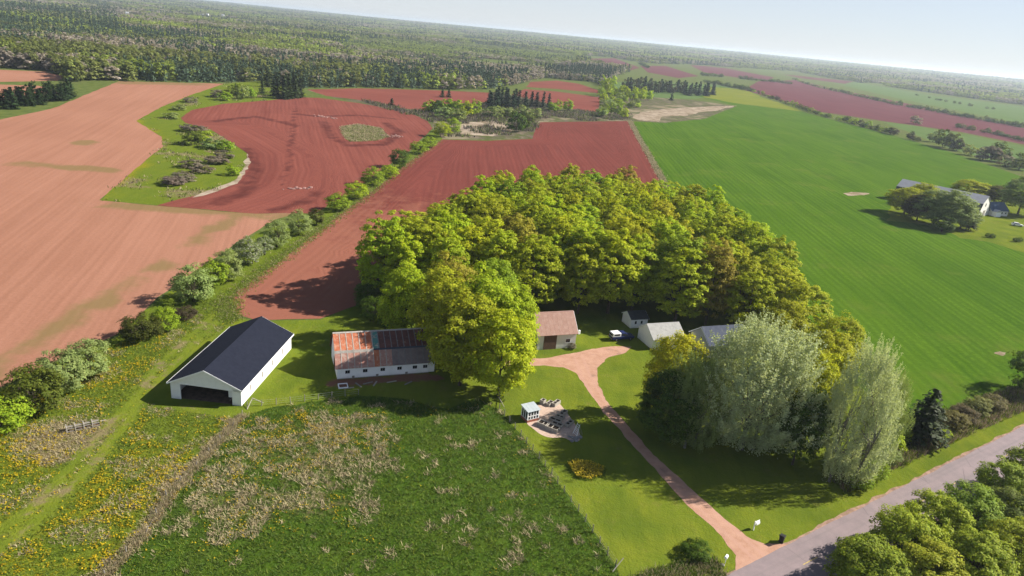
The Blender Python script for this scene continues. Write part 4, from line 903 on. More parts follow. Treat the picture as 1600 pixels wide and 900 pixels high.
# --- machine shed, open at the front
def machine_shed():
    A = np.array(G(268, 622)); B = np.array(G(378.5, 633.5)); rz = math.atan2(*(B-A)[::-1])-R(1.2); Wd = float(np.hypot(*(B-A))); L = 22.0; e = 3.0; r = 5.7
    t = thing('machine_shed', 'long white machine shed with dark navy roof and an open front bay', 'shed', (A[0], A[1], 0), rz)
    MB().box(0, 0.16, 0.16, L-0.16, 0, e).build('wall', M['white_siding'], t)
    MB().box(Wd-0.16, Wd, 0.16, L-0.16, 0, e).build('wall', M['white_siding'], t)
    MB().prism([(0, 0), (Wd, 0), (Wd, e), (Wd/2, r-0.05), (0, e)], L-0.16, L, 'y').build('wall', M['white_siding'], t)
    f = MB(); f.box(0, 1.45, 0, 0.16, 0, 2.80); f.box(Wd-1.35, Wd, 0, 0.16, 0, 2.80); f.prism([(0, 2.80), (Wd, 2.45), (Wd, e), (Wd/2, r-0.05), (0, e)], 0, 0.16, 'y')
    f.build('front_wall', M['white_siding'], t)
    tr = MB(); tr.box(1.45, 1.55, -0.02, 0.20, 0, 2.80); tr.box(Wd-1.45, Wd-1.35, -0.02, 0.20, 0, 2.80); tr.box(1.45, Wd-1.35, -0.02, 0.20, 2.70, 2.82); tr.build('door_frame', M['white_trim'], t)
    MB().box(0.2, Wd-0.2, 0.2, L-0.2, 0.02, 0.05).build('floor', M['dirt_floor'], t)
    ov = 0.35; sl = (r-e)/(Wd/2); th = 0.14
    for s in (-1, 1):
        xe = -ov if s < 0 else Wd+ov; ze = e-ov*sl; xm = Wd/2
        a, b = (xe, xm) if s < 0 else (xm, xe); za, zb_ = (ze, r) if s < 0 else (r, ze)
        MB().add([(a, -0.4, za), (b, -0.4, zb_), (b, L+0.4, zb_), (a, L+0.4, za), (a, -0.4, za+th), (b, -0.4, zb_+th), (b, L+0.4, zb_+th), (a, L+0.4, za+th)],
                 [(0,3,2,1),(4,5,6,7),(0,1,5,4),(1,2,6,5),(2,3,7,6),(3,0,4,7)]).build('roof_slope', M['navy_shingle'], t)
        x0 = xe-0.03*(1 if s < 0 else -1)
        MB().box(min(x0, x0-0.05*s*-1), max(x0, x0-0.05*s*-1), -0.4, L+0.4, ze-0.12, ze+0.13).build('fascia', M['white_trim'], t)
        for yy in (-0.45, L+0.403):
            MB().add([(a, yy, za-0.10), (b, yy, zb_-0.10), (b, yy+0.047, zb_-0.10), (a, yy+0.047, za-0.10), (a, yy, za+0.12), (b, yy, zb_+0.12), (b, yy+0.047, zb_+0.12), (a, yy+0.047, za+0.12)],
                     [(0,3,2,1),(4,5,6,7),(0,1,5,4),(1,2,6,5),(2,3,7,6),(3,0,4,7)]).build('bargeboard', M['white_trim'], t)
    MB().prism([(Wd/2-0.16, r+th-0.07), (Wd/2+0.16, r+th-0.07), (Wd/2, r+th+0.03)], -0.4, L+0.4, 'y').build('ridge_cap', M['navy_shingle'], t)
    for y in (3.6, 8.4, 12.9, 17.6):
        fr = MB(); fr.box(Wd, Wd+0.04, y-0.16, y+0.16, 0.95, 2.0); w = fr.build('wall_vent', M['grey_wood'], t)
        for q in range(4): MB().box(Wd+0.04, Wd+0.06, y-0.12, y+0.12, 1.02+q*0.24, 1.16+q*0.24).build('louvre', M['brown_wood'], w)
    posts = MB()
    for y in (5.5, 11, 16.5):
        for x in (0.3, Wd-0.3): posts.box(x-0.09, x+0.09, y-0.09, y+0.09, 0.05, e)
    p = posts.build('posts', M['grey_wood'], t); p['kind'] = 'stuff'
    # a pale cart parked just inside on the right
    c = thing('farm_trailer', 'pale box trailer parked inside the open shed on the right', 'trailer'); m = Matrix.Translation((A[0], A[1], 0)) @ Matrix.Rotation(rz, 4, 'Z') @ Matrix.Translation((Wd-1.95, 1.9, 0.05)); c.matrix_world = m
    MB().box(-0.55, 0.55, -1.0, 1.2, 0.75, 1.95).build('box', M['white_trim'], c, bevel=0.06); MB().box(-0.04, 0.04, -1.7, -1.0, 0.6, 0.68).build('drawbar', M['grey_wood'], c)
    MB().box(-0.5, 0.5, -0.9, 1.1, 0.6, 0.745).build('chassis', M['black_plastic'], c)
    for s in (-1, 1): MB().tube((s*0.6, 0.1, 0.33), (s*0.78, 0.1, 0.33), 0.33, n=14).build('wheel', M['tyre'], c)
machine_shed()

# --- rusty gambrel roofed barn
BR = R(21.3)
def gambrel_barn():
    A = G(527, 593); Wd = 16.5; D = 9.2; e = 2.5; b = (1.55, 4.75); rg_ = (4.6, 6.85)
    t = thing('gambrel_barn', 'white barn with a rusty two pitch metal roof, half orange and half dark', 'barn', (A[0], A[1], 0), BR)
    prof = [(0.15, 0), (D-0.15, 0), (D-0.15, e), (D-b[0], b[1]-0.06), (D/2, rg_[1]-0.06), (b[0], b[1]-0.06), (0.15, e)]
    MB().prism(prof, 0, 0.16, 'x').build('end_wall', M['white_board'], t, 'end wall in shade with a low door'); MB().prism(prof, Wd-0.4, Wd-0.24, 'x').build('end_wall', M['white_board'], t)
    MB().box(0, Wd-0.24, 0, 0.15, 0, e).build('front_wall', M['white_board'], t); MB().box(0, Wd-0.24, D-0.15, D, 0, e).build('back_wall', M['white_board'], t)
    # low lean-to at the right end
    MB().prism([(0.3, 0), (3.4, 0), (3.4, 2.4), (0.3, 1.9)], Wd-0.238, Wd+0.9, 'x').build('lean_to', M['white_board'], t)
    MB().box(-0.03, Wd-0.24, -0.03, -0.001, 0, 0.14).build('sill_board', M['grey_wood'], t)
    for x in (1.75, 4.8, 7.9, 10.9, 13.7, 15.6): window(t, x-0.46, x+0.46, 0.98, 1.72, 0.0, 2)
    for x in (2.75, 6.95, 12.2): MB().box(x-0.22, x+0.22, -0.045, 0.0, 0.16, 0.52).build('vent_hatch', M['grey_wood'], t)
    MB().box(-0.05, 0.0, 3.3, 5.2, 0.05, 2.2).build('door', M['brown_wood'], t); MB().box(-0.05, 0.0, 4.0, 5.2, 3.6, 4.9).build('hay_door', M['grey_wood'], t)
    ov = 0.28
    lowf = ((-ov, e-0.42), b); upf = (b, rg_); n = 15; w = (Wd-0.1+0.35)/n
    def strip(x0, x1, p, q, th, name, mat, lift=0.0):
        dz = Vector((0, q[0]-p[0], q[1]-p[1])).normalized(); nn = Vector((0, -dz.z, dz.y)); o = nn*lift
        return MB().slab((x0, p[0]+o.y, p[1]+o.z), (x1, p[0]+o.y, p[1]+o.z), (x1, q[0]+o.y, q[1]+o.z), (x0, q[0]+o.y, q[1]+o.z), th).build(name, M[mat], t)
    for i in range(n):
        x0 = -0.35+i*w; x1 = x0+w-0.012
        um = 'orange_rust' if i < 6 else 'teal_sheet' if i == 6 else 'maroon_rust'
        lm = 'brown_rust' if i < 9 else 'shaded_rust'
        if i == 6: lm = 'orange_rust'
        strip(x0, x1, *lowf, 0.05, 'roof_sheet', lm, random.uniform(0, 0.012)); strip(x0, x1, *upf, 0.05, 'roof_sheet', um, random.uniform(0, 0.012))
        if i:
            sm = 'seam' if i < 9 else 'dull_seam'
            for (p, q) in (lowf, upf): strip(x0-0.075, x0+0.065, p, q, 0.035, 'roof_seam', sm if (p, q) != upf or i < 7 else 'dull_seam', 0.063)
    strip(-0.36, 6.4, (b[0]-0.20, b[1]-0.42), (b[0]+0.02, b[1]+0.04), 0.04, 'break_flashing', 'seam', 0.10); strip(6.42, Wd-0.1, (b[0]-0.12, b[1]-0.22), (b[0]+0.02, b[1]+0.04), 0.04, 'break_flashing', 'slate_blue', 0.10)
    MB().prism([(rg_[0]-0.25, rg_[1]-0.02), (rg_[0]+0.25, rg_[1]-0.02), (rg_[0], rg_[1]+0.16)], -0.36, Wd-0.1, 'x').build('ridge_cap', M['seam'], t)
    MB().slab((-0.35, D-b[0], b[1]), (-0.35, D/2, rg_[1]), (Wd-0.1, D/2, rg_[1]), (Wd-0.1, D-b[0], b[1]), -0.05).build('back_roof', M['maroon_rust'], t)
    MB().slab((-0.35, D+ov, e-0.42), (-0.35, D-b[0], b[1]), (Wd-0.1, D-b[0], b[1]), (Wd-0.1, D+ov, e-0.42), -0.05).build('back_roof', M['maroon_rust'], t)
    # a white cold frame and some bricks lie before its left corner
    c = thing('cold_frame', 'white wooden frame lying on the red ground before the rusty roofed barn', 'frame', (*G(536, 604), 0.03), BR)
    for a in ((-0.8, 0.8, -0.8, -0.68), (-0.8, 0.8, 0.68, 0.8), (-0.8, -0.68, -0.68, 0.68), (0.68, 0.8, -0.68, 0.68)): MB().box(a[0], a[1], a[2], a[3], 0, 0.22).build('frame_board', M['white_trim'], c)
    MB().box(-0.68, 0.68, -0.68, 0.68, 0, 0.08).build('soil_bed', M['bed_soil2'], c)
    for i, (px, py, a) in enumerate(((575, 599, .3), (586, 600, 1.1), (560, 602, 2.0), (612, 597, .2), (638, 599, .6), (545, 607, .1))):
        o = MB().box(-0.9, 0.9, -0.12, 0.12, 0, 0.1).build('scrap_plank', M['pale_wood' if i % 2 else 'grey_wood']); o.location = (*G(px, py), 0.04); o.rotation_euler = (0, 0, BR+a)
        tag(o, ['grey plank on the bare ground under the barn\'s second window', 'pale plank on the bare ground left of the third window', 'grey plank right of the white frame', 'pale plank on bare ground under the fourth window', 'grey plank in the shade below the fifth window', 'pale plank right beside the white frame'][i], 'plank')
M['bed_soil2'] = plain('red_bed_soil', (0.144, 0.072, 0.048), 0.95, 0.1, 0.3, 2)
gambrel_barn()

def gable_house(name, label, cat, o, rz, Wd, D, e, r, wall, roof, ov=0.3, sheets=0, front=True):
    """a gabled building: ridge along x, eave to the front (-y)"""
    t = thing(name, label, cat, (o[0], o[1], 0), rz); sl = (r-e)/(D/2); th = 0.10
    MB().box(0, Wd, 0, 0.15, 0, e).build('front_wall', M[wall], t); MB().box(0, Wd, D-0.15, D, 0, e).build('back_wall', M[wall], t)
    prof = [(0.15, 0), (D-0.15, 0), (D-0.15, e), (D/2, r-0.06), (0.15, e)]
    MB().prism(prof, 0, 0.15, 'x').build('gable_wall', M[wall], t); MB().prism(prof, Wd-0.15, Wd, 'x').build('gable_wall', M[wall], t)
    for s in (0, 1):
        p = (-ov, e-ov*sl) if s == 0 else (D+ov, e-ov*sl); q = (D/2, r); T = th if s == 0 else -th
        if sheets and s == 0:
            w = (Wd+2*ov)/sheets
            for i in range(sheets):
                lf = random.uniform(0, 0.012); MB().slab((-ov+i*w, p[0], p[1]+lf), (-ov+(i+1)*w-0.015, p[0], p[1]+lf), (-ov+(i+1)*w-0.015, q[0], q[1]+lf), (-ov+i*w, q[0], q[1]+lf), T).build('roof_sheet', M[roof], t)
        else: MB().slab((-ov, p[0], p[1]), (Wd+ov, p[0], p[1]), (Wd+ov, q[0], q[1]), (-ov, q[0], q[1]), T).build('roof_slope', M[roof], t)
    for x in (-ov-0.05, Wd+ov+0.003):
        for s in (0, 1):
            p = (-ov, e-ov*sl) if s == 0 else (D+ov, e-ov*sl)
            MB().add([(x, p[0], p[1]-0.12), (x+0.047, p[0], p[1]-0.12), (x+0.047, D/2, r-0.12), (x, D/2, r-0.12), (x, p[0], p[1]+0.07), (x+0.047, p[0], p[1]+0.07), (x+0.047, D/2, r+0.07), (x, D/2, r+0.07)],
                     [(0,3,2,1),(4,5,6,7),(0,1,5,4),(1,2,6,5),(2,3,7,6),(3,0,4,7)]).build('bargeboard', M['white_trim'], t)
    MB().prism([(D/2-0.16, r+0.03), (D/2+0.16, r+0.03), (D/2, r+0.15)], -ov, Wd+ov, 'x').build('ridge_cap', M[roof], t)
    return t
ex = np.array([math.cos(BR), math.sin(BR)])
# small barn with a pinkish roof
t = gable_house('small_barn', 'small weathered white barn with a pinkish roof and a brown plank door', 'barn', np.array(G(898, 543))-ex*8.4, BR, 8.4, 6.6, 3.45, 6.75, 'weathered_white', 'pink_sheet', 0.3, 9)
door = MB().box(1.3, 4.1, -0.07, 0.0, 0.02, 3.1).build('plank_door', M['brown_wood'], t)
for i in range(7): MB().box(1.3+i*0.4, 1.3+i*0.4+0.375, -0.095, -0.07, 0.02, 3.1).build('plank', M['brown_wood'], door)
window(t, 6.1, 7.2, 1.2, 2.1, 0.0, 2)
plant(SHRUB[2], 'garden_shrub', 'small bare shrub against the small barn\'s front wall', 'shrub', *G(893, 545), 1.3, 0.9, GREY)
# white garage
t = gable_house('garage', 'white garage with a pale grey roof beside the driveway turn', 'garage', G(1019, 547), BR, 7.3, 6.4, 2.5, 4.55, 'white_siding', 'grey_shingle', 0.3)
window(t, 1.6, 2.5, 1.05, 1.95, 0.0, 2); MB().box(3.4, 6.2, -0.05, 0.0, 0.02, 2.15).build('garage_door', M['white_trim'], t)
# house
t = gable_house('house', 'grey house with a blue grey shingled roof half hidden by trees', 'house', (41.6, 134.4), BR, 9.6, 7.0, 3.2, 5.65, 'grey_siding', 'shaded_house_shingle', 0.35)
window(t, 2.9, 3.6, 2.75, 3.7, 0.0, 1, 'x'); window(t, 1.2, 2.4, 1.0, 2.3, 0.0, 2); window(t, 5.8, 7.0, 1.0, 2.3, 0.0, 2)
MB().box(4.0, 5.0, -0.06, 0.0, 0.1, 2.2).build('door', M['brown_wood'], t)
vp = MB(); vp.tube((8.7, 2.1, 4.3), (8.7, 2.1, 5.15), 0.09, n=10); vp.build('vent_pipe', M['pale_metal'], t)
# little shed in the shade of the grove
t = gable_house('garden_shed', 'little white shed in deep shade behind the garage', 'shed', G(984.5, 513), BR, 4.2, 4.0, 2.2, 3.3, 'white_board', 'dark_shingle', 0.2)
window(t, 0.9, 1.5, 0.9, 1.75, 0.0, 1); window(t, 2.4, 3.0, 0.9, 1.75, 0.0, 1)

# --- neighbour's farm
def far_barn():
    A = np.array(G(1526, 341)); B = np.array(G(1543, 335.8)); D = float(np.hypot(*(B-A))); d = (B-A)/D; exx = np.array([d[1], -d[0]]); L = 37.0
    o = A-exx*L; t = thing('neighbour_barn', 'large grey barn with a pale upper roof and slate blue lower roof among trees', 'barn', (o[0], o[1], 0), math.atan2(exx[1], exx[0]))
    e = 1.9; b = (D*0.17, 6.4); rg_ = (D/2, 9.4)
    prof = [(0.2, 0), (D-0.2, 0), (D-0.2, e), (D-b[0], b[1]-0.1), (D/2, rg_[1]-0.1), (b[0], b[1]-0.1), (0.2, e)]
    g = MB().prism(prof, L-0.3, L, 'x').build('gable_wall', M['weathered_white'], t); MB().prism(prof, 0, 0.3, 'x').build('gable_wall', M['weathered_white'], t)
    MB().box(0, L, 0, 0.2, 0, e).build('front_wall', M['weathered_white'], t); MB().box(0, L, D-0.2, D, 0, e).build('back_wall', M['weathered_white'], t)
    MB().slab((-0.3, -0.3, e-0.4), (L+0.3, -0.3, e-0.4), (L+0.3, b[0], b[1]), (-0.3, b[0], b[1]), 0.1).build('lower_roof', M['slate_blue'], t)
    MB().slab((-0.3, b[0]-0.3, b[1]-0.1), (L+0.3, b[0]-0.3, b[1]-0.1), (L+0.3, *rg_), (-0.3, *rg_), 0.14).build('upper_roof', M['pale_metal'], t)
    MB().slab((-0.3, D+0.3, e-0.4), (-0.3, D-b[0], b[1]), (L+0.3, D-b[0], b[1]), (L+0.3, D+0.3, e-0.4), -0.1).build('back_roof', M['slate_blue'], t)
    MB().slab((-0.3, D-b[0]+0.3, b[1]-0.1), (-0.3, *rg_), (L+0.3, *rg_), (L+0.3, D-b[0]+0.3, b[1]-0.1), -0.14).build('back_roof', M['pale_metal'], t)
    window(t, D/2-0.6, D/2+0.6, 4.6, 6.2, L, 1, 'x', -0.08); window(t, D*.22, D*.22+1.2, 1.2, 2.4, L, 1, 'x', -0.08); window(t, D*.75, D*.75+1.2, 1.2, 2.4, L, 1, 'x', -0.08)
    MB().box(L, L+0.08, D*0.42, D*0.62, 0.1, 2.8).build('barn_door', M['grey_wood'], t)
far_barn()
hb = np.array(G(1547, 337)); hrz = heading((1547, 337), (1572, 338))
t = gable_house('blue_house', 'low house with a blue roof at the right end of the neighbour\'s barn', 'house', hb, hrz, 9.5, 8.0, 2.6, 5.6, 'weathered_white', 'blue_shingle', 0.4)
window(t, 5.6, 6.6, 0.9, 2.0, 0.0, 2); window(t, 7.8, 8.8, 0.9, 2.0, 0.0, 2)
MB().prism([(0.3, 2.2), (3.6, 2.2), (1.95, 3.2)], -2.4, 0.2, 'y').build('porch_roof', M['pale_metal'], t); MB().box(0.5, 3.4, -2.2, -0.002, 0, 2.2).build('porch', M['white_trim'], t)

# --- cars
def vehicle(name, label, cat, loc, rz, L, Wd, prof, cabin, paint, cabin_paint, wx, glass_inset=0.02, extra=None):
    """prof: body side outline (x,z); cabin: greenhouse outline (x,z); wx: axle positions"""
    t = thing(name, label, cat, loc, rz); h = Wd/2
    MB().prism(prof, -h, h, 'y').build('body', M[paint], t, bevel=0.07)
    zlo = cabin[0][1]
    top = [(x, z) for x, z in cabin]
    n = len(top); inset = 0.16
    vs = []
    for s in (-1, 1):
        for x, z in top: vs.append((x, s*(h-0.06-inset*(1 if z > zlo+0.1 else 0)), z))
    fs = [tuple(range(n))[::-1], tuple(range(n, 2*n))]+[(i, (i+1) % n, n+(i+1) % n, n+i) for i in range(n)]
    MB().add(vs, fs).build('cab', M[cabin_paint], t, bevel=0.05)
    cxm = sum(x for x, z in top)/n; zm = sum(z for x, z in top)/n
    for s in (-1, 1):
        q = [(cxm+(x-cxm)*0.80, zm+(z-zm)*0.66) for x, z in top]
        yv = [s*(h-0.06-inset*max(0, min(1, (z-zlo)/(max(zz for _, zz in top)-zlo)))+0.015) for x, z in q]
        MB().add([(x, y, z) for (x, z), y in zip(q, yv)]+[(x, y-s*0.03, z) for (x, z), y in zip(q, yv)], [tuple(range(n)), tuple(range(n, 2*n))[::-1]]+[(i, (i+1) % n, n+(i+1) % n, n+i) for i in range(n)]).build('side_window', M['glass'], t)
    def cross(i, j, nm):
        (x0, z0), (x1, z1) = top[i], top[j]; a = (x0+(x1-x0)*.15, z0+(z1-z0)*.15); c = (x0+(x1-x0)*.88, z0+(z1-z0)*.88); nx, nz = (z1-z0), -(x1-x0); ln = math.hypot(nx, nz); sg = 1 if nx*(x0-cxm)+nz*(z0-zm) > 0 else -1; nx, nz = sg*nx/ln*0.02, sg*nz/ln*0.02
        w0, w1 = h-0.18, h-0.30
        MB().add([(a[0]+nx, -w0, a[1]+nz), (a[0]+nx, w0, a[1]+nz), (c[0]+nx, w1, c[1]+nz), (c[0]+nx, -w1, c[1]+nz), (a[0]-nx, -w0, a[1]-nz), (a[0]-nx, w0, a[1]-nz), (c[0]-nx, w1, c[1]-nz), (c[0]-nx, -w1, c[1]-nz)],
                 [(0,3,2,1),(4,5,6,7),(0,1,5,4),(1,2,6,5),(2,3,7,6),(3,0,4,7)]).build(nm, M['glass'], t)
    cross(1, 2, 'windscreen'); cross(0, n-1, 'rear_window')
    for x in wx:
        for s in (-1, 1):
            tyre = MB().tube((x, s*(h-0.20), 0.36), (x, s*(h+0.02), 0.36), 0.36, n=18).build('tyre', M['tyre'], t)
            MB().tube((x, s*(h+0.0), 0.36), (x, s*(h+0.035), 0.36), 0.21, n=14).build('rim', M['rim'], tyre)
    xf = max(x for x, z in prof); xb = min(x for x, z in prof)
    for s in (-1, 1):
        MB().box(xf-0.06, xf+0.015, s*(h-0.3)-0.16, s*(h-0.3)+0.16, 0.68, 0.84).build('headlight', M['lamp_clear'], t); MB().box(xb-0.015, xb+0.06, s*(h-0.16)-0.09, s*(h-0.16)+0.09, 0.72, 1.0).build('tail_light', M['lamp_red'], t)
    if extra: extra(t, h)
    return t
ta = np.array(G(953.5, 534)); tb = np.array(G(986, 531.5)); tr_h = math.atan2(*(tb-ta)[::-1])
def topper(t, h):
    c = MB().prism([(-2.6, 1.02), (-0.62, 1.02), (-0.62, 1.80), (-2.45, 1.76)], -h+0.05, h-0.05, 'y').build('bed_cap', M['white_paint'], t, 'white cap over the bed', 0.06)
    for s in (-1, 1): MB().box(-2.2, -0.95, s*(h-0.045)-0.015, s*(h-0.045)+0.015, 1.3, 1.62).build('cap_window', M['glass'], c)
    MB().box(-2.63, -2.58, -h+0.25, h-0.25, 1.15, 1.6).build('cap_window', M['glass'], c)
    MB().box(-2.72, -2.62, -h+0.1, h-0.1, 0.45, 0.62).build('rear_bumper', M['rim'], t)
    MB().box(2.66, 2.74, -h+0.1, h-0.1, 0.42, 0.60).build('front_bumper', M['rim'], t)
vehicle('pickup_truck', 'dark blue pickup truck with a white bed cap parked by the garage', 'truck', (*((ta+tb)/2+np.array((0.15, 0.9))), 0.03), tr_h, 5.3, 1.9,
        [(-2.65, 0.42), (2.65, 0.42), (2.68, 0.95), (1.2, 1.06), (-2.65, 1.02)], [(-0.55, 1.0), (1.25, 1.03), (0.65, 1.72), (-0.40, 1.76)], 'blue_paint', 'blue_paint', (-1.65, 1.75), extra=topper)
ca = np.array(G(1580.5, 352)); cb = np.array(G(1597, 354.5))
vehicle('parked_car', 'white hatchback parked on the neighbour\'s lawn by the right picture edge', 'car', (*((ca+cb)/2), 0.04), math.atan2(*(cb-ca)[::-1]), 4.4, 1.8,
        [(-2.15, 0.35), (2.15, 0.35), (2.2, 0.75), (1.2, 0.95), (-2.1, 0.98)], [(-1.95, 0.95), (1.15, 0.93), (0.35, 1.45), (-1.3, 1.5)], 'white_paint', 'white_paint', (-1.3, 1.35))

# --- greenhouse, patio and planters
pv = GP([(826, 655), (836, 636), (846, 629), (872, 628), (882, 640), (893, 655), (905, 672), (908, 690), (893, 690), (880, 683), (862, 685), (845, 680), (832, 669), (822, 662)])
def paver_mat():
    t = NT('pink_paving'); pos = t.pos(); br = t.n('TexBrick', None, Vector=pos, Scale=2.0, Mortar_Size=0.02)
    br.inputs['Color1'].default_value = (0.46, 0.34, 0.27, 1); br.inputs['Color2'].default_value = (0.54, 0.41, 0.34, 1); br.inputs['Mortar'].default_value = (0.30, 0.22, 0.17, 1)
    c = t.mix(t.math('MULTIPLY', t.ramp(t.noise(pos, 0.8, 5, 0.7), 0.4, 0.7), 0.4), br.outputs[0], (0.228, 0.15, 0.114)); return t.surf(c, 0.9, 0.15, br.outputs[1], 0.01)
M['paver'] = paver_mat()
sheet('patio', smooth_poly(pv, 2), 0.034, M['paver'], 1.0, 0.12, 0.6, seed=70)
def greenhouse():
    A = np.array(G(823.5, 661)); B = np.array(G(841.5, 656.6)); C_ = np.array(G(814, 651.2)); Wd = float(np.hypot(*(B-A))); rz = math.atan2(*(B-A)[::-1]); D = 1.95; h = 2.0
    t = thing('greenhouse', 'small white framed greenhouse with a red base beside the pasture fence', 'greenhouse', (A[0], A[1], 0.03), rz)
    MB().box(0, Wd, 0, D, 0, 0.42).build('base', M['brick_red'], t)
    post = 0.09
    for x, y in ((0, 0), (Wd-post, 0), (0, D-post), (Wd-post, D-post)): MB().box(x, x+post, y, y+post, 0.42, h).build('corner_post', M['white_trim'], t)
    n = 4; w = (Wd-post*2)/n
    for i in range(n):
        x0 = post+i*w
        window(t, x0+0.02, x0+w-0.02, 0.45, 0.45+0.62, 0.05, 1); window(t, x0+0.02, x0+w-0.02, 1.10, h-0.03, 0.05, 1)
    for i in range(3):
        y0 = post+i*(D-2*post)/3
        window(t, y0+0.02, y0+(D-2*post)/3-0.02, 0.45, h-0.03, 0.05, 1, 'x', rows=2); window(t, y0+0.02, y0+(D-2*post)/3-0.02, 0.45, h-0.03, Wd-0.05, 1, 'x', -0.05, rows=2)
    MB().box(post, Wd-post, D-0.05, D-0.01, 0.42, h-0.02).build('back_panel', M['poly_sheet'], t)
    for i in range(4):
        x0 = -0.15+i*(Wd+0.3)/4; MB().slab((x0, -0.2, h+0.0), (x0+(Wd+0.3)/4-0.02, -0.2, h+0.0), (x0+(Wd+0.3)/4-0.02, D+0.15, h+0.34), (x0, D+0.15, h+0.34), 0.05).build('roof_panel', M['poly_sheet'], t)
    for x in (0.0, Wd-0.06): MB().prism([(0.0, h-0.002), (D, h-0.002), (D, h+0.26)], x, x+0.06, 'x').build('gable_panel', M['white_trim'], t)
greenhouse()
P0 = [(848, 630.5, 0.75, 0.9, 0.75, 'pale square planter next to the greenhouse roof, back row'), (858.5, 632.5, 0.8, 1.5, 0.5, 'low planter in the middle of the patio\'s back row'), (868.5, 632.5, 0.75, 1.9, 0.6, 'long narrow planter at the right of the patio\'s back row'),
      (879.5, 648.5, 0.75, 1.9, 0.6, 'long planter on the right side of the patio'), (874.5, 654.0, 1.4, 0.8, 0.5, 'planter with two compartments below the right hand long one'), (867.5, 659.0, 2.0, 0.9, 0.5, 'dark soil planter in the middle of the patio cluster'),
      (849.0, 665.5, 1.9, 1.3, 0.65, 'wide pale planter nearest the greenhouse, front row'), (870.5, 665.5, 1.9, 0.9, 0.5, 'dark planter behind the big front one'), (863.0, 671.5, 2.2, 1.4, 0.65, 'biggest pale planter at the front of the patio'), (889.0, 664.5, 0.75, 1.9, 0.6, 'long planter beside the wooden trellis')]
for px, py, w, d, h, lab in P0:
    t = thing('planter_box', lab, 'planter', (*G(px, py), 0.036), R(-33) if w < d else R(-28), 'wooden planters on the patio'); b = 0.09
    for q in ((-w/2, w/2, -d/2, -d/2+b), (-w/2, w/2, d/2-b, d/2), (-w/2, -w/2+b, -d/2+b, d/2-b), (w/2-b, w/2, -d/2+b, d/2-b)): MB().box(q[0], q[1], q[2], q[3], 0, h+random.uniform(0, 0.02)).build('board', M['pale_wood'], t)
    MB().box(-w/2+b, w/2-b, -d/2+b, d/2-b, 0, h*0.72).build('soil_fill', M['soil'], t)
    if max(w, d) > 1.3:
        if w > d: MB().box(-0.04, 0.04, -d/2+b, d/2-b, 0.02, h-0.03).build('divider', M['pale_wood'], t)
        else: MB().box(-w/2+b, w/2-b, -0.04, 0.04, 0.02, h-0.03).build('divider', M['pale_wood'], t)
t = thing('garden_trellis', 'white wooden trellis leaning by the planters at the patio\'s right end', 'trellis', (*G(898, 680), 0.03), R(-60))
for s in (-0.55, 0.55): MB().tube((s, 0, 0), (s*0.55, 0.5, 2.0), 0.045, 0.035, 6).build('rail', M['white_trim'], t)
for k in range(6): f = (k+0.6)/6.3; MB().tube((-0.55*(1-0.45*f), 0.5*f, 2*f), (0.55*(1-0.45*f), 0.5*f, 2*f), 0.03, n=5).build('rung', M['white_trim'], t)
for s in (-0.3, 0.3): MB().tube((s, 1.25, 0), (s, 0.48, 1.95), 0.04, 0.03, 6).build('back_leg', M['grey_wood'], t)
def rock(seed, r):
    bm = bmesh.new(); bmesh.ops.create_icosphere(bm, subdivisions=1, radius=r); rg = random.Random(seed)
    for v in bm.verts: v.co *= rg.uniform(0.7, 1.2); v.co.z *= 0.55
    me = bpy.data.meshes.new('stone'); bm.to_mesh(me); bm.free(); me.materials.append(M['grey_stone']); return me
for i, (px, py, r) in enumerate(((893, 684, .35), (897, 686, .45), (902, 685, .4), (906, 684, .5), (889, 683, .3), (900, 689, .35), (893, 690, .4))):
    o = link('stone', rock(i, r)); o.location = (*G(px, py), r*0.3); o.rotation_euler = (0, 0, i*1.3); tag(o, 'grey stone in the heap at the right end of the patio', 'stone', 'heap of stones by the patio')

# --- roadside things
t = thing('mailbox', 'white box shaped mailbox on a white post right of the driveway mouth', 'mailbox', (*G(1177, 828.5), 0.02), road_h)
MB().box(-0.06, 0.06, -0.06, 0.06, 0, 1.45).build('post', M['white_trim'], t); MB().box(0.065, 0.95, -0.035, 0.035, 1.28, 1.36).build('arm', M['white_trim'], t)
b = MB().prism([(-0.16, 0.80), (0.16, 0.80), (0.16, 1.06), (0.09, 1.16), (-0.09, 1.16), (-0.16, 1.06)], 0.22, 0.90, 'x').build('box', M['white_trim'], t); MB().box(0.45, 0.5, -0.03, 0.03, 1.15, 1.285).build('hanger', M['white_trim'], t)
MB().box(0.905, 0.925, -0.14, 0.14, 0.83, 1.05).build('flap', M['grey_siding'], b)
t = thing('mailbox', 'small white mailbox on a thin post left of the driveway mouth', 'mailbox', (*G(1132.5, 881), 0.02), road_h+R(20))
MB().tube((0, 0, 0), (0, 0, 0.95), 0.045, n=8).build('post', M['white_trim'], t); b = MB().prism([(-0.17, 0.95), (0.17, 0.95), (0.17, 1.15), (0.1, 1.26), (-0.1, 1.26), (-0.17, 1.15)], -0.3, 0.3, 'x').build('box', M['white_trim'], t)
MB().box(0.303, 0.325, -0.15, 0.15, 0.97, 1.18).build('flap', M['grey_siding'], b)
o = link('stone', rock(20, 0.3)); o.location = (*G(1129, 883), 0.06); tag(o, 'dark stone at the foot of the small mailbox', 'stone')
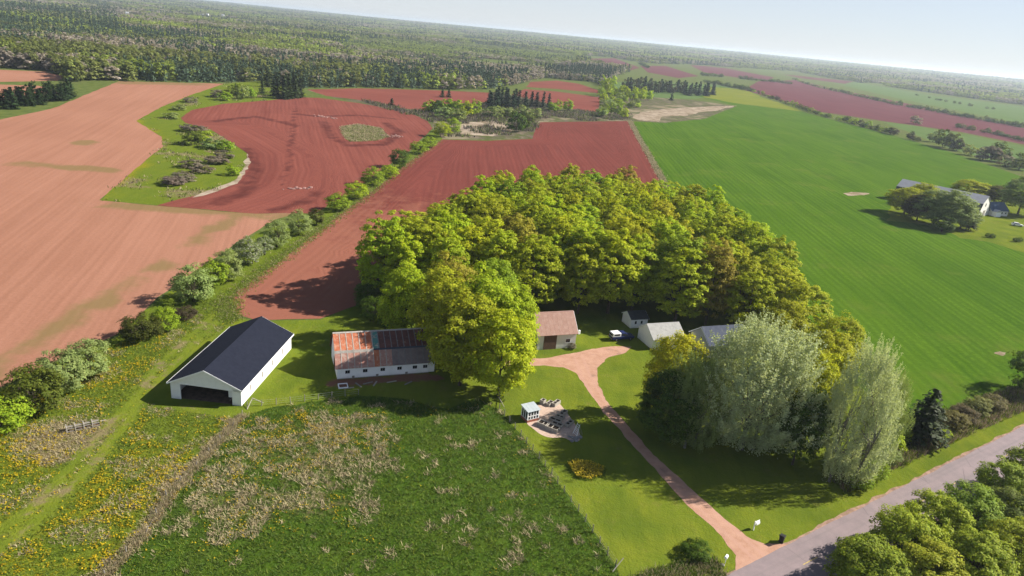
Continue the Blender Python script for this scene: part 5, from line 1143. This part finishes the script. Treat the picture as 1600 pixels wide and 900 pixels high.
def wheelie_bin():
    t = thing('wheelie_bin', 'black wheelie bin with its lid thrown open at the driveway mouth', 'bin', (*G(1220.5, 847), 0.03), road_h+R(15)); a, b = 0.24, 0.32
    MB().add([(-a, -a, 0.06), (a, -a, 0.06), (a, a, 0.06), (-a, a, 0.06), (-b, -b, 1.0), (b, -b, 1.0), (b, b, 1.0), (-b, b, 1.0)], [(0,3,2,1),(4,5,6,7),(0,1,5,4),(1,2,6,5),(2,3,7,6),(3,0,4,7)]).build('bin_body', M['black_plastic'], t)
    MB().box(-0.35, 0.35, -0.35, 0.35, 1.002, 1.05).build('rim', M['black_plastic'], t)
    MB().slab((-0.36, -0.34, 1.06), (-0.36, 0.34, 1.06), (-0.72, 0.34, 1.35), (-0.72, -0.34, 1.35), 0.05).build('lid', M['black_plastic'], t)
    MB().box(0.352, 0.40, -0.25, 0.25, 0.92, 0.98).build('handle', M['grey_siding'], t)
    for s in (-1, 1): MB().tube((-0.2, s*0.25, 0.11), (-0.2, s*0.31, 0.11), 0.11, n=12).build('wheel', M['tyre'], t)
wheelie_bin()

# --- the wooden rack standing in the dandelion meadow
t = thing('wooden_rack', 'low row of weathered wooden crates standing in the dandelion meadow', 'rack', (*G(131, 669), 0.02), heading((107, 674), (157, 663)))
for k in range(4):
    x = -2.2+k*1.08
    c = MB()
    for q in ((x, x+0.95, -0.45, -0.36, 0.02), (x, x+0.95, 0.36, 0.45, 0.02)): c.box(q[0], q[1], q[2], q[3], 0.1, 0.22); c.box(q[0], q[1], q[2], q[3], 0.55, 0.67)
    c.build('side_slats', M['grey_wood'], t)
    for yy in (-0.40, 0.40): MB().box(x+0.0, x+0.13, yy-0.12, yy+0.12, 0.0, 0.95).build('post', M['pale_wood'], t)
    MB().box(x+0.0, x+0.13, -0.28, 0.28, 0.72, 0.85).build('cross_bar', M['pale_wood'], t); MB().box(x+0.13, x+0.9, -0.05, 0.05, 0.66, 0.76).build('top_rail', M['pale_wood'], t)
    MB().box(x+0.14, x+0.94, -0.35, 0.35, 0.03, 0.1).build('bottom_board', M['brown_wood'], t)
MB().box(2.15, 2.9, -0.05, 0.05, 0.5, 0.6).build('drawbar', M['pale_wood'], t)

# --- fences
def fence(name, label, path, n, h, braces=(), lean=0.06, wires=3):
    P = np.array(GP(path)); seg = np.hypot(*np.diff(P, axis=0).T); cum = np.concatenate([[0], np.cumsum(seg)]); t = thing(name, label, 'fence', (P[0][0], P[0][1], 0))
    tops = []
    pm = None
    for k in range(n):
        s = cum[-1]*k/(n-1); i = min(len(seg)-1, max(0, int(np.searchsorted(cum, s)-1))); q = P[i]+(P[i+1]-P[i])*((s-cum[i])/seg[i])-P[0]
        if pm is None: pm = MB().tube((0, 0, -0.15), (0, 0, h), 0.075, 0.06, 6).mesh('post', M['grey_wood'])
        o = link('post', pm, t); o.location = (q[0], q[1], 0); o.rotation_euler = (random.uniform(-lean, lean), random.uniform(-lean, lean), random.uniform(0, 3)); o.scale = (1, 1, random.uniform(0.85, 1.1)); tops.append(q)
    for z in np.linspace(0.3, h*0.88, wires):
        w = MB()
        for a, b in zip(tops[:-1], tops[1:]): w.tube((a[0], a[1], z), (b[0], b[1], z), 0.008, n=3, cap=False)
        w.build('wire', M['pale_metal'], t)
    for (a, b, za, zb_) in braces:
        A = np.array(G(*a))-P[0]; B = np.array(G(*b))-P[0]; MB().tube((*A, za), (*B, zb_), 0.07, 0.06, 6).build('brace', M['pale_wood'], t)
fence('wire_fence', 'wire fence with thin grey posts between the pasture and the front lawn', [(780, 640), (850, 727), (905, 802), (962, 886)], 19, 1.25, [((957, 894), (972, 884), 0.1, 1.2), ((779, 622), (787, 645), 0.2, 1.1)])
fence('wire_fence', 'wire fence along the lawn between the machine shed and the rusty barn', [(386, 636), (440, 632), (500, 624), (560, 617)], 9, 1.2, [((386, 640), (395, 631.5), 0.05, 1.15), ((395, 632), (412, 634), 1.15, 0.5)])
fence('old_fence', 'broken old fence swallowed by dead grass left of the pasture', [(378, 650), (330, 705), (265, 770), (230, 832), (165, 900)], 11, 1.0, lean=0.3, wires=1)
# small white thing beside the little barn
o = MB().tube((0, 0, 0), (0, 0, 0.9), 0.25, 0.25, 12).build('water_tank', M['white_trim'], None, None, 0.08); o.location = (*G(904.5, 522), 0.02); tag(o, 'small white upright tank at the small barn\'s right corner', 'tank')

# --- houses far away in the woods
FAR_HOUSES = [(313.5, 22.5, 7, 'pale house far off in the woods, leftmost of three'), (322.0, 22.0, 6, 'white house far off in the woods, middle of three'), (346.0, 23.5, 7, 'white house far off in the woods, right of the others'), (196.0, 19, 6, 'pale far house in the woods toward the left')]
HOUSE_AT = []
for px, py, w, lab in FAR_HOUSES:
    x, y = G(px, py, 8); z = float(hill(x, y)); HOUSE_AT.append((x, y))
    t = gable_house('distant_house', lab, 'house', (x, y), R(random.uniform(-10, 30)), w*1.4, 7, 6.5, 9.5, 'white_trim', 'pale_metal', 0.5); t.location.z = z
    window(t, 1, 2.5, 2, 4.5, 0.0, 2); window(t, w*1.4-3, w*1.4-1.5, 2, 4.5, 0.0, 2)

def stone_heap(px, py, label, n, w, l, rz, seed):
    rg = random.Random(seed); bm = bmesh.new()
    for i in range(n):
        rad = rg.uniform(0.35, 0.9); res = bmesh.ops.create_icosphere(bm, subdivisions=1, radius=rad); c = Vector((rg.gauss(0, l), rg.gauss(0, w), rad*0.15))
        for v in res['verts']: v.co = v.co*rg.uniform(0.8, 1.15); v.co.z *= 0.5; v.co += c
    me = bpy.data.meshes.new('stone_heap'); bm.to_mesh(me); bm.free(); me.materials.append(M['heap_stone'])
    o = link('stone_heap', me); o.location = (*G(px, py), 0.03); o.rotation_euler = (0, 0, rz); tag(o, label, kind='stuff')
M['heap_stone'] = plain('pinkish_field_stone', (0.26, 0.15, 0.13), 0.95, 0.05, 0.3, 1.2)
stone_heap(462, 295, 'pale heap of stones in the lower part of the dark field', 26, 0.7, 3.2, 0.7, 1)
stone_heap(508, 183, 'heap of stones in the upper part of the dark field', 34, 1.6, 5.0, -0.4, 2)
stone_heap(615, 213, 'heap of earth and stones beside the grass islet', 34, 2.2, 3.5, 0.3, 3)

# ------------------------------------------------------------------ the far woods
wood = GP([(-900,185),(-300,112),(0,107),(70,110),(106,119),(100,128),(186,127),(350,130),(410,126),(420,134),(480,138),(560,137),(700,140),(762,140),(815,131),(850,122),(930,129),(948,138),(960,120),(985,112),(930,102),(905,92),(905,86),(960,90),(1005,99),(1080,101),(1240,112),(1338,129),(1600,165),(2100,228)])
west_end = [(-30000, 700), (-14000, 16000), (0, 16000), (16000, 16000), (30000, 3000), (4000, 1900)]
wood_poly = wood + [(9000, 3500), (14000, 16000), (0, 17000), (-16000, 14000), (-6000, 1500)]
gaps = [far_a, far_b, far_c, far_d, left_a, left_b, far_green]
def wood_points():
    out = []; d = 420.0
    while d < 14500:
        s = max(6.6, d*0.0058); s = min(s, 95); th = np.arange(-0.86, 0.86, s/d)
        th = th + rng.uniform(-0.4, 0.4, len(th))*s/d; r = d+rng.uniform(-0.45, 0.45, len(th))*s
        out.append(np.stack([r*np.sin(th), r*np.cos(th), np.full(len(th), s)], 1)); d += s*0.95
    P = np.concatenate(out); P = P[inside(P[:, :2], wood_poly)]
    for g in gaps: P = P[~inside(P[:, :2], g)]
    for hx, hy in HOUSE_AT:
        k = 1-280/math.hypot(hx, hy); P = P[pdist(P[:, :2], [(hx, hy), (hx*k, hy*k)]) > 45]
    open_ = fbm(P[:, 0]/300, P[:, 1]/170, 204, 3)
    P = P[~((open_ > 0.66) & (np.hypot(P[:, 0], P[:, 1]) > 900))]
    return P
WP = wood_points()
r_ = np.hypot(WP[:, 0], WP[:, 1])
n_big = fbm(WP[:, 0]/420, WP[:, 1]/260, 201, 4); n_mid = fbm(WP[:, 0]/130, WP[:, 1]/90, 202, 4); n_col = fbm(WP[:, 0]/200, WP[:, 1]/140, 203, 4); u_ = rng.uniform(size=len(WP))
# a band of spruce behind the middle fields, a band of dark wood at the left, an open young wood in the middle distance
def depth_of(P):                                        # where each point falls in the photograph
    v = np.concatenate([P[:, :2], hill(P[:, 0], P[:, 1])[:, None]-CAM_H], 1); w = v@fw
    return 800+FPX*(v@c_r)/w, 450-FPX*(v@c_u)/w
sx, sy = depth_of(WP)
spr_band = inside(np.stack([sx, sy], 1), [(250,75),(330,72),(420,92),(560,110),(700,112),(830,118),(815,133),(760,134),(640,132),(560,120),(450,112),(300,98)])*1.0
spr_edge = inside(np.stack([sx, sy], 1), [(855,112),(900,108),(955,118),(952,140),(850,124)])*1.0
dark_left = inside(np.stack([sx, sy], 1), [(-50,10),(180,15),(190,55),(250,62),(250,75),(-50,60)])*1.0
young = inside(np.stack([sx, sy], 1), [(560,62),(760,72),(900,88),(905,102),(800,108),(700,104),(600,96),(520,80)])*1.0
spr_p = np.clip(0.03+0.7*sstep(0.55, 0.66, n_mid)+0.5*spr_band+0.45*spr_edge+0.4*dark_left-0.3*young, 0.03, 0.95)
is_spr = u_ < spr_p
bare_p = np.clip(0.08+0.75*sstep(0.50, 0.60, n_big)-0.25*young, 0.02, 0.8)
is_bare = (~is_spr) & (rng.uniform(size=len(WP)) < bare_p)
scl = WP[:, 2]/6.6
Hh = np.where(is_spr, rng.uniform(10.5, 15, len(WP)), np.where(is_bare, rng.uniform(9, 13, len(WP)), rng.uniform(9, 14.5, len(WP))))
Hh = Hh*(1-0.45*young)*np.clip(scl, 1, 1.25)*np.where(r_ < 1000, 1, 0.92)
Rr = np.where(is_spr, 2.7, 4.6)*np.clip(scl, 1, 14)*rng.uniform(0.8, 1.2, len(WP))
pal = np.zeros((len(WP), 3))
k = np.clip((n_col-0.42)/0.16, 0, 1)[:, None]
pal[:] = (1-k)*np.array((0.155, 0.175, 0.05))+k*np.array((0.225, 0.285, 0.045))
pal = pal*(1-0.5*young[:, None])+0.5*young[:, None]*np.array((0.1488, 0.1798, 0.0558))
pal[is_bare] = np.array((0.27, 0.235, 0.20)); pal[is_spr] = np.array((0.058, 0.090, 0.050))
pal *= rng.uniform(0.75, 1.3, (len(WP), 1))
WZ = hill(WP[:, 0], WP[:, 1])

def lod_tree(seed, spr, leaf, ncl=11, nlf=11):
    if spr:
        P, N, rg = spruce_points(seed, 10, 3.0, 0.3, 8, 6, leaf); return leaf_quads(P, N, leaf*1.5, rg, 0.8)
    P, N, cc, rg = crown_points(seed, 10, 3.6, 0.4, ncl, nlf, crad=0.36); return leaf_quads(P, N, leaf, rg)
LEAFM = [quads_mesh('forest_tree', lod_tree(300+i, False, 1.35, 26, 18), [M['leaf'], M['bark']]) for i in range(4)]
SPRM = [quads_mesh('forest_spruce', lod_tree(310+i, True, 1.0), [M['needle'], M['bark']]) for i in range(3)]
# the 300 nearest of each kind stand as single trees
used = np.zeros(len(WP), bool)
vis = (sx > -25) & (sx < 1625) & (r_ < 1500)
for nm, sel, meshes, hh, lab, grp in (
    ('forest_spruce', is_spr, SPRM, 10, 'dark spruce standing in the near edge of the far forest', 'spruces at the near edge of the forest'),
    ('forest_tree', (~is_spr) & (~is_bare), LEAFM, 10, 'spring green tree standing in the near edge of the far forest', 'green trees at the near edge of the forest'),
    ('bare_forest_tree', is_bare, LEAFM, 10, 'grey brown bare looking tree standing in the near edge of the far forest', 'bare trees at the near edge of the forest')):
    ids = np.where(sel & vis)[0]; ids = ids[np.argsort(r_[ids]/Hh[ids])][:290]; used[ids] = True
    for i in ids:
        o = link(nm, meshes[i % len(meshes)]); o.location = (WP[i, 0], WP[i, 1], WZ[i]); o.rotation_euler = (0, 0, random.uniform(0, 6.28))
        rr = 3.0 if nm == 'forest_spruce' else 3.6
        o.scale = (Rr[i]/rr, Rr[i]/rr, Hh[i]/hh); o.color = (*pal[i], 1); tag(o, lab, 'tree', grp)

def scatter(name, P, rot, sc, tint, meshes, label):
    """one object that sets a mesh out on points with their own size, turn and tint"""
    me = bpy.data.meshes.new(name); me.vertices.add(len(P)); me.vertices.foreach_set('co', np.asarray(P, np.float32).ravel())
    def att(n, typ, dat, key): a = me.attributes.new(n, typ, 'POINT'); a.data.foreach_set(key, np.asarray(dat, np.float32).ravel())
    att('turn', 'FLOAT_VECTOR', rot, 'vector'); att('size', 'FLOAT_VECTOR', sc, 'vector'); att('tint', 'FLOAT_COLOR', np.concatenate([tint, np.ones((len(tint), 1))], 1), 'color')
    a = me.attributes.new('pick', 'INT', 'POINT'); a.data.foreach_set('value', np.arange(len(P), dtype=np.int32) % len(meshes))
    o = link(name, me); tag(o, label, kind='stuff')
    ng = bpy.data.node_groups.new('scatter_'+name, 'GeometryNodeTree')
    ng.interface.new_socket('Geometry', in_out='INPUT', socket_type='NodeSocketGeometry'); ng.interface.new_socket('Geometry', in_out='OUTPUT', socket_type='NodeSocketGeometry')
    L = ng.links.new; gi = ng.nodes.new('NodeGroupInput'); go = ng.nodes.new('NodeGroupOutput'); jn = ng.nodes.new('GeometryNodeJoinGeometry')
    def named(n, typ):
        q = ng.nodes.new('GeometryNodeInputNamedAttribute'); q.data_type = typ; q.inputs[0].default_value = n
        return [s for s in q.outputs if s.enabled][0]
    pick = named('pick', 'INT'); turn = named('turn', 'FLOAT_VECTOR'); size = named('size', 'FLOAT_VECTOR')
    for i, m in enumerate(meshes):
        src = bpy.data.objects.new(name+'_source', m)
        oi = ng.nodes.new('GeometryNodeObjectInfo'); oi.inputs['Object'].default_value = src; oi.inputs['As Instance'].default_value = True
        cmpn = ng.nodes.new('FunctionNodeCompare'); cmpn.data_type = 'INT'; cmpn.operation = 'EQUAL'
        ins = [s for s in cmpn.inputs if s.enabled]; L(pick, ins[0]); ins[1].default_value = i
        ip = ng.nodes.new('GeometryNodeInstanceOnPoints')
        L(gi.outputs[0], ip.inputs['Points']); L([s for s in cmpn.outputs if s.enabled][0], ip.inputs['Selection']); L(oi.outputs['Geometry'], ip.inputs['Instance'])
        er = ng.nodes.new('FunctionNodeEulerToRotation'); L(turn, er.inputs[0]); L(er.outputs[0], ip.inputs['Rotation']); L(size, ip.inputs['Scale'])
        L(ip.outputs[0], jn.inputs[0])
    L(jn.outputs[0], go.inputs[0])
    md = o.modifiers.new('scatter', 'NODES'); md.node_group = ng
    return o
def far_wood(name, sel, spr, label):
    P = np.stack([WP[sel, 0], WP[sel, 1], WZ[sel]-0.3], 1); n = len(P); rr = 3.0 if spr else 3.6
    ms = [quads_mesh(name+'_source', lod_tree(330+i, spr, 1.35 if not spr else 1.2), [M['far_needle' if spr else 'far_leaf']]) for i in range(3)]
    rot = np.zeros((n, 3)); rot[:, 2] = rng.uniform(0, 6.28, n); s = np.stack([Rr[sel]/rr, Rr[sel]/rr, Hh[sel]/10], 1)
    scatter(name, P, rot, s, pal[sel], ms, label)
far_wood('spruce_wood', is_spr & ~used, True, 'far dark spruce wood')
far_wood('leafy_wood', ~is_spr & ~used, False, 'far mixed leafy wood')

# spruce row by the far left fields and brush in the scrubland
for px in np.linspace(6, 112, 24):
    far_bush(px, 172-0.16*px+random.uniform(-3, 1.5), 3.2, random.uniform(7, 11), (0.0217, 0.03844, 0.0124), 'dark tree of the row at the edge of the pale field, far left', 'row of trees at the far left', FARSPRUCE if random.random() < .6 else None, 'row_tree', 'tree')

def blades(name, C, h, w, cols, mat, lean=0.45, per=3, label=None, seed=1, spread=0.22):
    """tufts: a few leaning blades on every spot, as one mesh"""
    rg = np.random.default_rng(seed); n = len(C); C = np.repeat(C, per, 0); h = np.repeat(np.broadcast_to(h, n), per)*rg.uniform(0.6, 1.2, n*per); w = np.repeat(np.broadcast_to(w, n), per)
    th = rg.uniform(0, 2*math.pi, n*per); a = np.stack([np.cos(th), np.sin(th), np.zeros(n*per)], 1); ph = rg.uniform(0, 2*math.pi, n*per)
    up = np.stack([np.cos(ph)*lean, np.sin(ph)*lean, np.ones(n*per)], 1)
    b = C+rg.normal(size=C.shape)*np.array([1, 1, 0])*spread; b[:, 2] -= 0.02
    Q = np.stack([b-a*w[:, None]*0.5, b+a*w[:, None]*0.5, b+a*w[:, None]*0.22+up*h[:, None], b-a*w[:, None]*0.22+up*h[:, None]*0.92], 1)
    me = quads_mesh(name, Q, [mat]); at = me.attributes.new('tuft', 'FLOAT_COLOR', 'POINT')
    cc = np.repeat(np.repeat(np.concatenate([cols, np.ones((n, 1))], 1), per, 0)*1.0, 4, 0); at.data.foreach_set('color', cc.astype(np.float32).ravel())
    o = link(name, me); tag(o, label, kind='stuff'); return o
def tuft_mat():
    t = NT('grass_blades'); c = t.n('Attribute', {'attribute_name': 'tuft'}).outputs[0]
    p = t.n('BsdfPrincipled', None, Base_Color=c, Roughness=0.7); p.inputs['Specular IOR Level'].default_value = 0.2
    tr = t.n('BsdfTranslucent', None, Color=c); mx = t.n('MixShader', None, i0=0.35); t.t.links.new(p.outputs[0], mx.inputs[1]); t.t.links.new(tr.outputs[0], mx.inputs[2]); t.t.links.new(mx.outputs[0], t.out.inputs[0]); return t.m
M['tuft'] = tuft_mat()
def in_poly_points(poly, n, seed):
    rg = np.random.default_rng(seed); P = np.array(poly); q = rg.uniform(P.min(0), P.max(0), (n, 2)); q = q[inside(q, poly)]
    v = np.concatenate([q, np.full((len(q), 1), -CAM_H)], 1); w = v@fw; x = 800+FPX*(v@c_r)/w; y = 450-FPX*(v@c_u)/w
    return q[(x > -60) & (x < 1660) & (y < 960)]
def z_(q, z): return np.concatenate([q, np.full((len(q), 1), z)], 1)
STRAW = np.array((0.40, 0.335, 0.20)); BROWNS = np.array((0.24, 0.185, 0.12)); GRS = np.array((0.105, 0.150, 0.020)); DGR = np.array((0.055, 0.105, 0.012)); FRESH = np.array((0.15, 0.19, 0.014))
def pick_cols(n, opts, p, seed):
    rg = np.random.default_rng(seed); i = rg.choice(len(opts), n, p=p); return np.array(opts)[i]*rg.uniform(0.7, 1.3, (n, 1))
# the rough pasture
q = in_poly_points(pasture, 80000, 5); m = pasture_mask(q); uu = rng.uniform(size=len(q)); dryp = sstep(0.30, 0.62, m[:, 0]+(fbm(q[:, 0]/1.9, q[:, 1]/1.9, 12, 3)-0.5)*2.0)
isd = uu < dryp*0.34
qq = q[isd]; blades('dry_grass', z_(qq, 0.02), 0.36, 0.085, pick_cols(len(qq), [STRAW, BROWNS, STRAW*1.25], [0.6, 0.2, 0.2], 1), M['tuft'], 1.3, 5, 'dry straw tufts in the pasture', 2)
qq = q[~isd]; qq = qq[::3]; blades('pasture_grass', z_(qq, 0.02), 0.30, 0.08, pick_cols(len(qq), [GRS, DGR, FRESH], [0.5, 0.35, 0.15], 3), M['tuft'], 1.1, 4, 'long green grass in the pasture', 4)
# the dandelion meadow
mead = GP([(-120,900),(-60,700),(0,625),(60,600),(180,540),(300,450),(352,478),(372,500),(300,545),(222,630),(300,645),(372,655),(230,835),(160,900),(100,960)])
q = in_poly_points(mead, 70000, 6); m = meadow_mask(q); uu = rng.uniform(size=len(q)); keep = uu < (m[:, 2]-0.12)*2.6; q = q[keep]; m = m[keep]
isd = rng.uniform(size=len(q)) < sstep(0.25, 0.9, m[:, 0]); qq = q[isd]
blades('dry_grass', z_(qq, 0.015), 0.30, 0.08, pick_cols(len(qq), [STRAW, BROWNS], [0.7, 0.3], 4), M['tuft'], 1.3, 4, 'dry straw tufts in the dandelion meadow', 5)
qq = q[~isd][::2]; blades('meadow_grass', z_(qq, 0.015), 0.24, 0.08, pick_cols(len(qq), [GRS, DGR, FRESH], [0.4, 0.1, 0.5], 6), M['tuft'], 1.1, 4, 'green grass of the dandelion meadow', 7)
# dandelion heads: small tilted discs of yellow
def heads(name, q, size, col, label, seed, z0=0.18):
    rg = np.random.default_rng(seed); n = len(q); N = np.tile([0.25, 0.1, 1.0], (n, 1))+rg.normal(size=(n, 3))*0.4
    C = z_(q, 0)+np.stack([np.zeros(n), np.zeros(n), rg.uniform(z0*0.6, z0*1.6, n)], 1)
    me = quads_mesh(name, leaf_quads(C, N, size, rg, 1.0), [M['tuft']]); at = me.attributes.new('tuft', 'FLOAT_COLOR', 'POINT')
    cc = np.ones((n*4, 4)); cc[:, :3] = np.repeat(np.array(col)*rg.uniform(0.75, 1.2, (n, 1)), 4, 0); at.data.foreach_set('color', cc.astype(np.float32).ravel())
    tag(link(name, me), label, kind='stuff')
q = in_poly_points(mead, 60000, 8); m = meadow_mask(q); w = m[:, 1]*sstep(0.40, 0.62, fbm(q[:, 0]/1.1, q[:, 1]/1.1, 15, 3)); q = q[rng.uniform(size=len(q)) < w*0.9]
heads('dandelions', q, 0.19, (0.40, 0.285, 0.004), 'yellow dandelion heads in the meadow', 9)
q = in_poly_points(pasture, 60000, 10); m = pasture_mask(q); w = m[:, 1]*sstep(0.42, 0.62, fbm(q[:, 0]/1.2, q[:, 1]/1.2, 16, 3)); q = q[rng.uniform(size=len(q)) < w*1.3]
heads('dandelions', q, 0.18, (0.38, 0.265, 0.006), 'yellow dandelion heads in the pasture', 11)
# the dead grass left standing along the old fence line, and the verge by the road
L = np.array(old_line); q = np.concatenate([L[i]+(L[i+1]-L[i])*rng.uniform(size=(900, 1))+rng.normal(size=(900, 2))*0.30 for i in range(len(L)-1)])
q = q[vnoise(q[:, 0]/3.0, q[:, 1]/3.0, 44) > 0.3]
blades('fence_line_straw', z_(q, 0.02), 0.5, 0.06, pick_cols(len(q), [STRAW, BROWNS, GRS], [0.65, 0.2, 0.15], 8), M['tuft'], 0.5, 3, 'dead grass along the old fence line', 12)
q = in_poly_points(GP([(985,900),(1060,880),(1120,872),(1135,900),(1120,960),(985,960)]), 3500, 13)
blades('long_grass', z_(q, 0.02), 0.6, 0.08, pick_cols(len(q), [STRAW*0.8, GRS, DGR], [0.4, 0.35, 0.25], 9), M['tuft'], 0.5, 3, 'long mixed grass left of the driveway mouth', 14)
q = np.concatenate([in_poly_points(GP([(1322,772),(1365,750),(1445,712),(1525,675),(1625,632),(1660,612),(1660,585),(1560,614),(1480,642),(1410,672),(1340,712),(1300,750)]), 40000, 15)])
blades('verge_scrub', z_(q, 0.02), 0.9, 0.10, pick_cols(len(q), [BROWNS, np.array((0.0992, 0.0651, 0.0527)), GRS, FRESH], [0.35, 0.25, 0.2, 0.2], 10), M['tuft'], 0.45, 4, 'brown and green scrub between the road and the crop', 16)
q = in_poly_points(GP([(560,156),(600,170),(668,189),(690,214),(832,215),(843,192),(985,187),(985,178),(934,176),(880,170),(800,150),(768,146),(764,160),(665,174)]), 16000, 17); q = q[fbm(q[:, 0]/25, q[:, 1]/25, 90, 3) > 0.42]
blades('scrub_brush', z_(q, 0.0), 1.7, 0.5, pick_cols(len(q), [np.array((0.124, 0.0992, 0.0868)), np.array((0.1488, 0.124, 0.0806)), np.array((0.0682, 0.0744, 0.031)), GRS], [0.4, 0.2, 0.25, 0.15], 11), M['tuft'], 0.5, 4, 'purple brown brush between the red fields', 18, 0.9)
q = in_poly_points(hay_strip, 16000, 19); q = q[fbm(q[:, 0]/12, q[:, 1]/12, 81, 3) > 0.55]
blades('strip_grass', z_(q, 0.0), 0.7, 0.3, pick_cols(len(q), [STRAW*0.9, GRS, FRESH, np.array((0.1054, 0.0806, 0.062))], [0.3, 0.3, 0.2, 0.2], 12), M['tuft'], 0.6, 3, 'rough grass in the strip left of the dark field', 20, 0.6)
q = in_poly_points(GP([(532,198),(560,194),(595,200),(608,214),(590,220),(545,222),(535,212)]), 3500, 29)
blades('islet_grass', z_(q, 0.04), 0.6, 0.2, pick_cols(len(q), [STRAW, GRS, BROWNS], [0.5, 0.3, 0.2], 30), M['tuft'], 0.8, 4, 'dry grass on the islet in the dark field', 31, 0.5)
# green strip by the crop's near corner along the hedge
hl = np.array(GP([(370,500),(365,470),(450,402),(520,350),(600,289),(690,220)])); q = np.concatenate([hl[i]+(hl[i+1]-hl[i])*rng.uniform(size=(1400, 1))+rng.normal(size=(1400, 2))*1.3-np.array([1.6, 0]) for i in range(len(hl)-1)])
blades('hedge_bottom_grass', z_(q, 0.0), 0.32, 0.14, pick_cols(len(q), [GRS*1.3, FRESH*1.3, STRAW*0.8], [0.45, 0.35, 0.2], 13), M['tuft'], 0.6, 3, 'grass at the foot of the hedgerow', 22)
ml = np.array(GP([(984,189),(1002,222),(1043,294)])); q = np.concatenate([ml[i]+(ml[i+1]-ml[i])*rng.uniform(size=(2600, 1))+rng.normal(size=(2600, 2))*0.7 for i in range(2)])
blades('field_margin_grass', z_(q, 0.0), 0.6, 0.25, pick_cols(len(q), [STRAW, BROWNS, GRS], [0.6, 0.2, 0.2], 33), M['tuft'], 0.7, 3, 'dry grass margin between the red and the green field', 34, 0.5)
# flower bed heads
bed = GP([(886,725),(900,720),(925,724),(945,732),(940,745),(918,751),(900,746)])
q = in_poly_points(bed, 5000, 23)
M['bed_soil'] = plain('bed_soil', (0.124, 0.0806, 0.0496), 0.95, 0.1, 0.3, 2)
sheet('flower_bed_soil', smooth_poly(bed), 0.04, M['bed_soil'], 1.2, 0.15, 0.8, seed=60)
blades('flower_leaves', z_(q[::2], 0.04), 0.28, 0.1, pick_cols(len(q[::2]), [GRS*1.4, FRESH*1.4], [0.5, 0.5], 14), M['tuft'], 0.5, 3, 'leaves of the flower bed on the lawn', 24)
heads('yellow_flowers', q[rng.uniform(size=len(q)) < 0.42], 0.22, (0.55, 0.43, 0.03), 'yellow flowers in the bed on the lawn', 25, 0.30)

# ------------------------------------------------------------------ air
def haze():
    t = NT('haze'); v = t.n('VolumePrincipled', None, Density=HAZE, Anisotropy=0.3)
    v.inputs['Color'].default_value = (0.76, 0.88, 1.0, 1)
    t.t.links.new(v.outputs[0], t.out.inputs['Volume'])
    mb = MB(); mb.box(-17000, 17000, -17000, 17000, -1.5, 92.0)
    tag(mb.build('haze', t.m), kind='stuff')
HAZE = 0.000092
haze()

# ------------------------------------------------------------------ labels of small groups say which one
def projected_x(o):
    v = np.array(o.matrix_basis.translation)-np.array([0, 0, CAM_H]); return 800+FPX*(v@c_r)/(v@fw)
by = {}
for o in COL.objects:
    if o.parent is None and o.get('group') and o.get('label'): by.setdefault((o['group'], o['label']), []).append(o)
for (g, lab), os_ in by.items():
    if 1 < len(os_) <= 24 and 'inside the' not in g and len(lab.split()) <= 11:
        for k, o in enumerate(sorted(os_, key=projected_x)): o['label'] = f'{lab}, {ORD[k]} from the left'
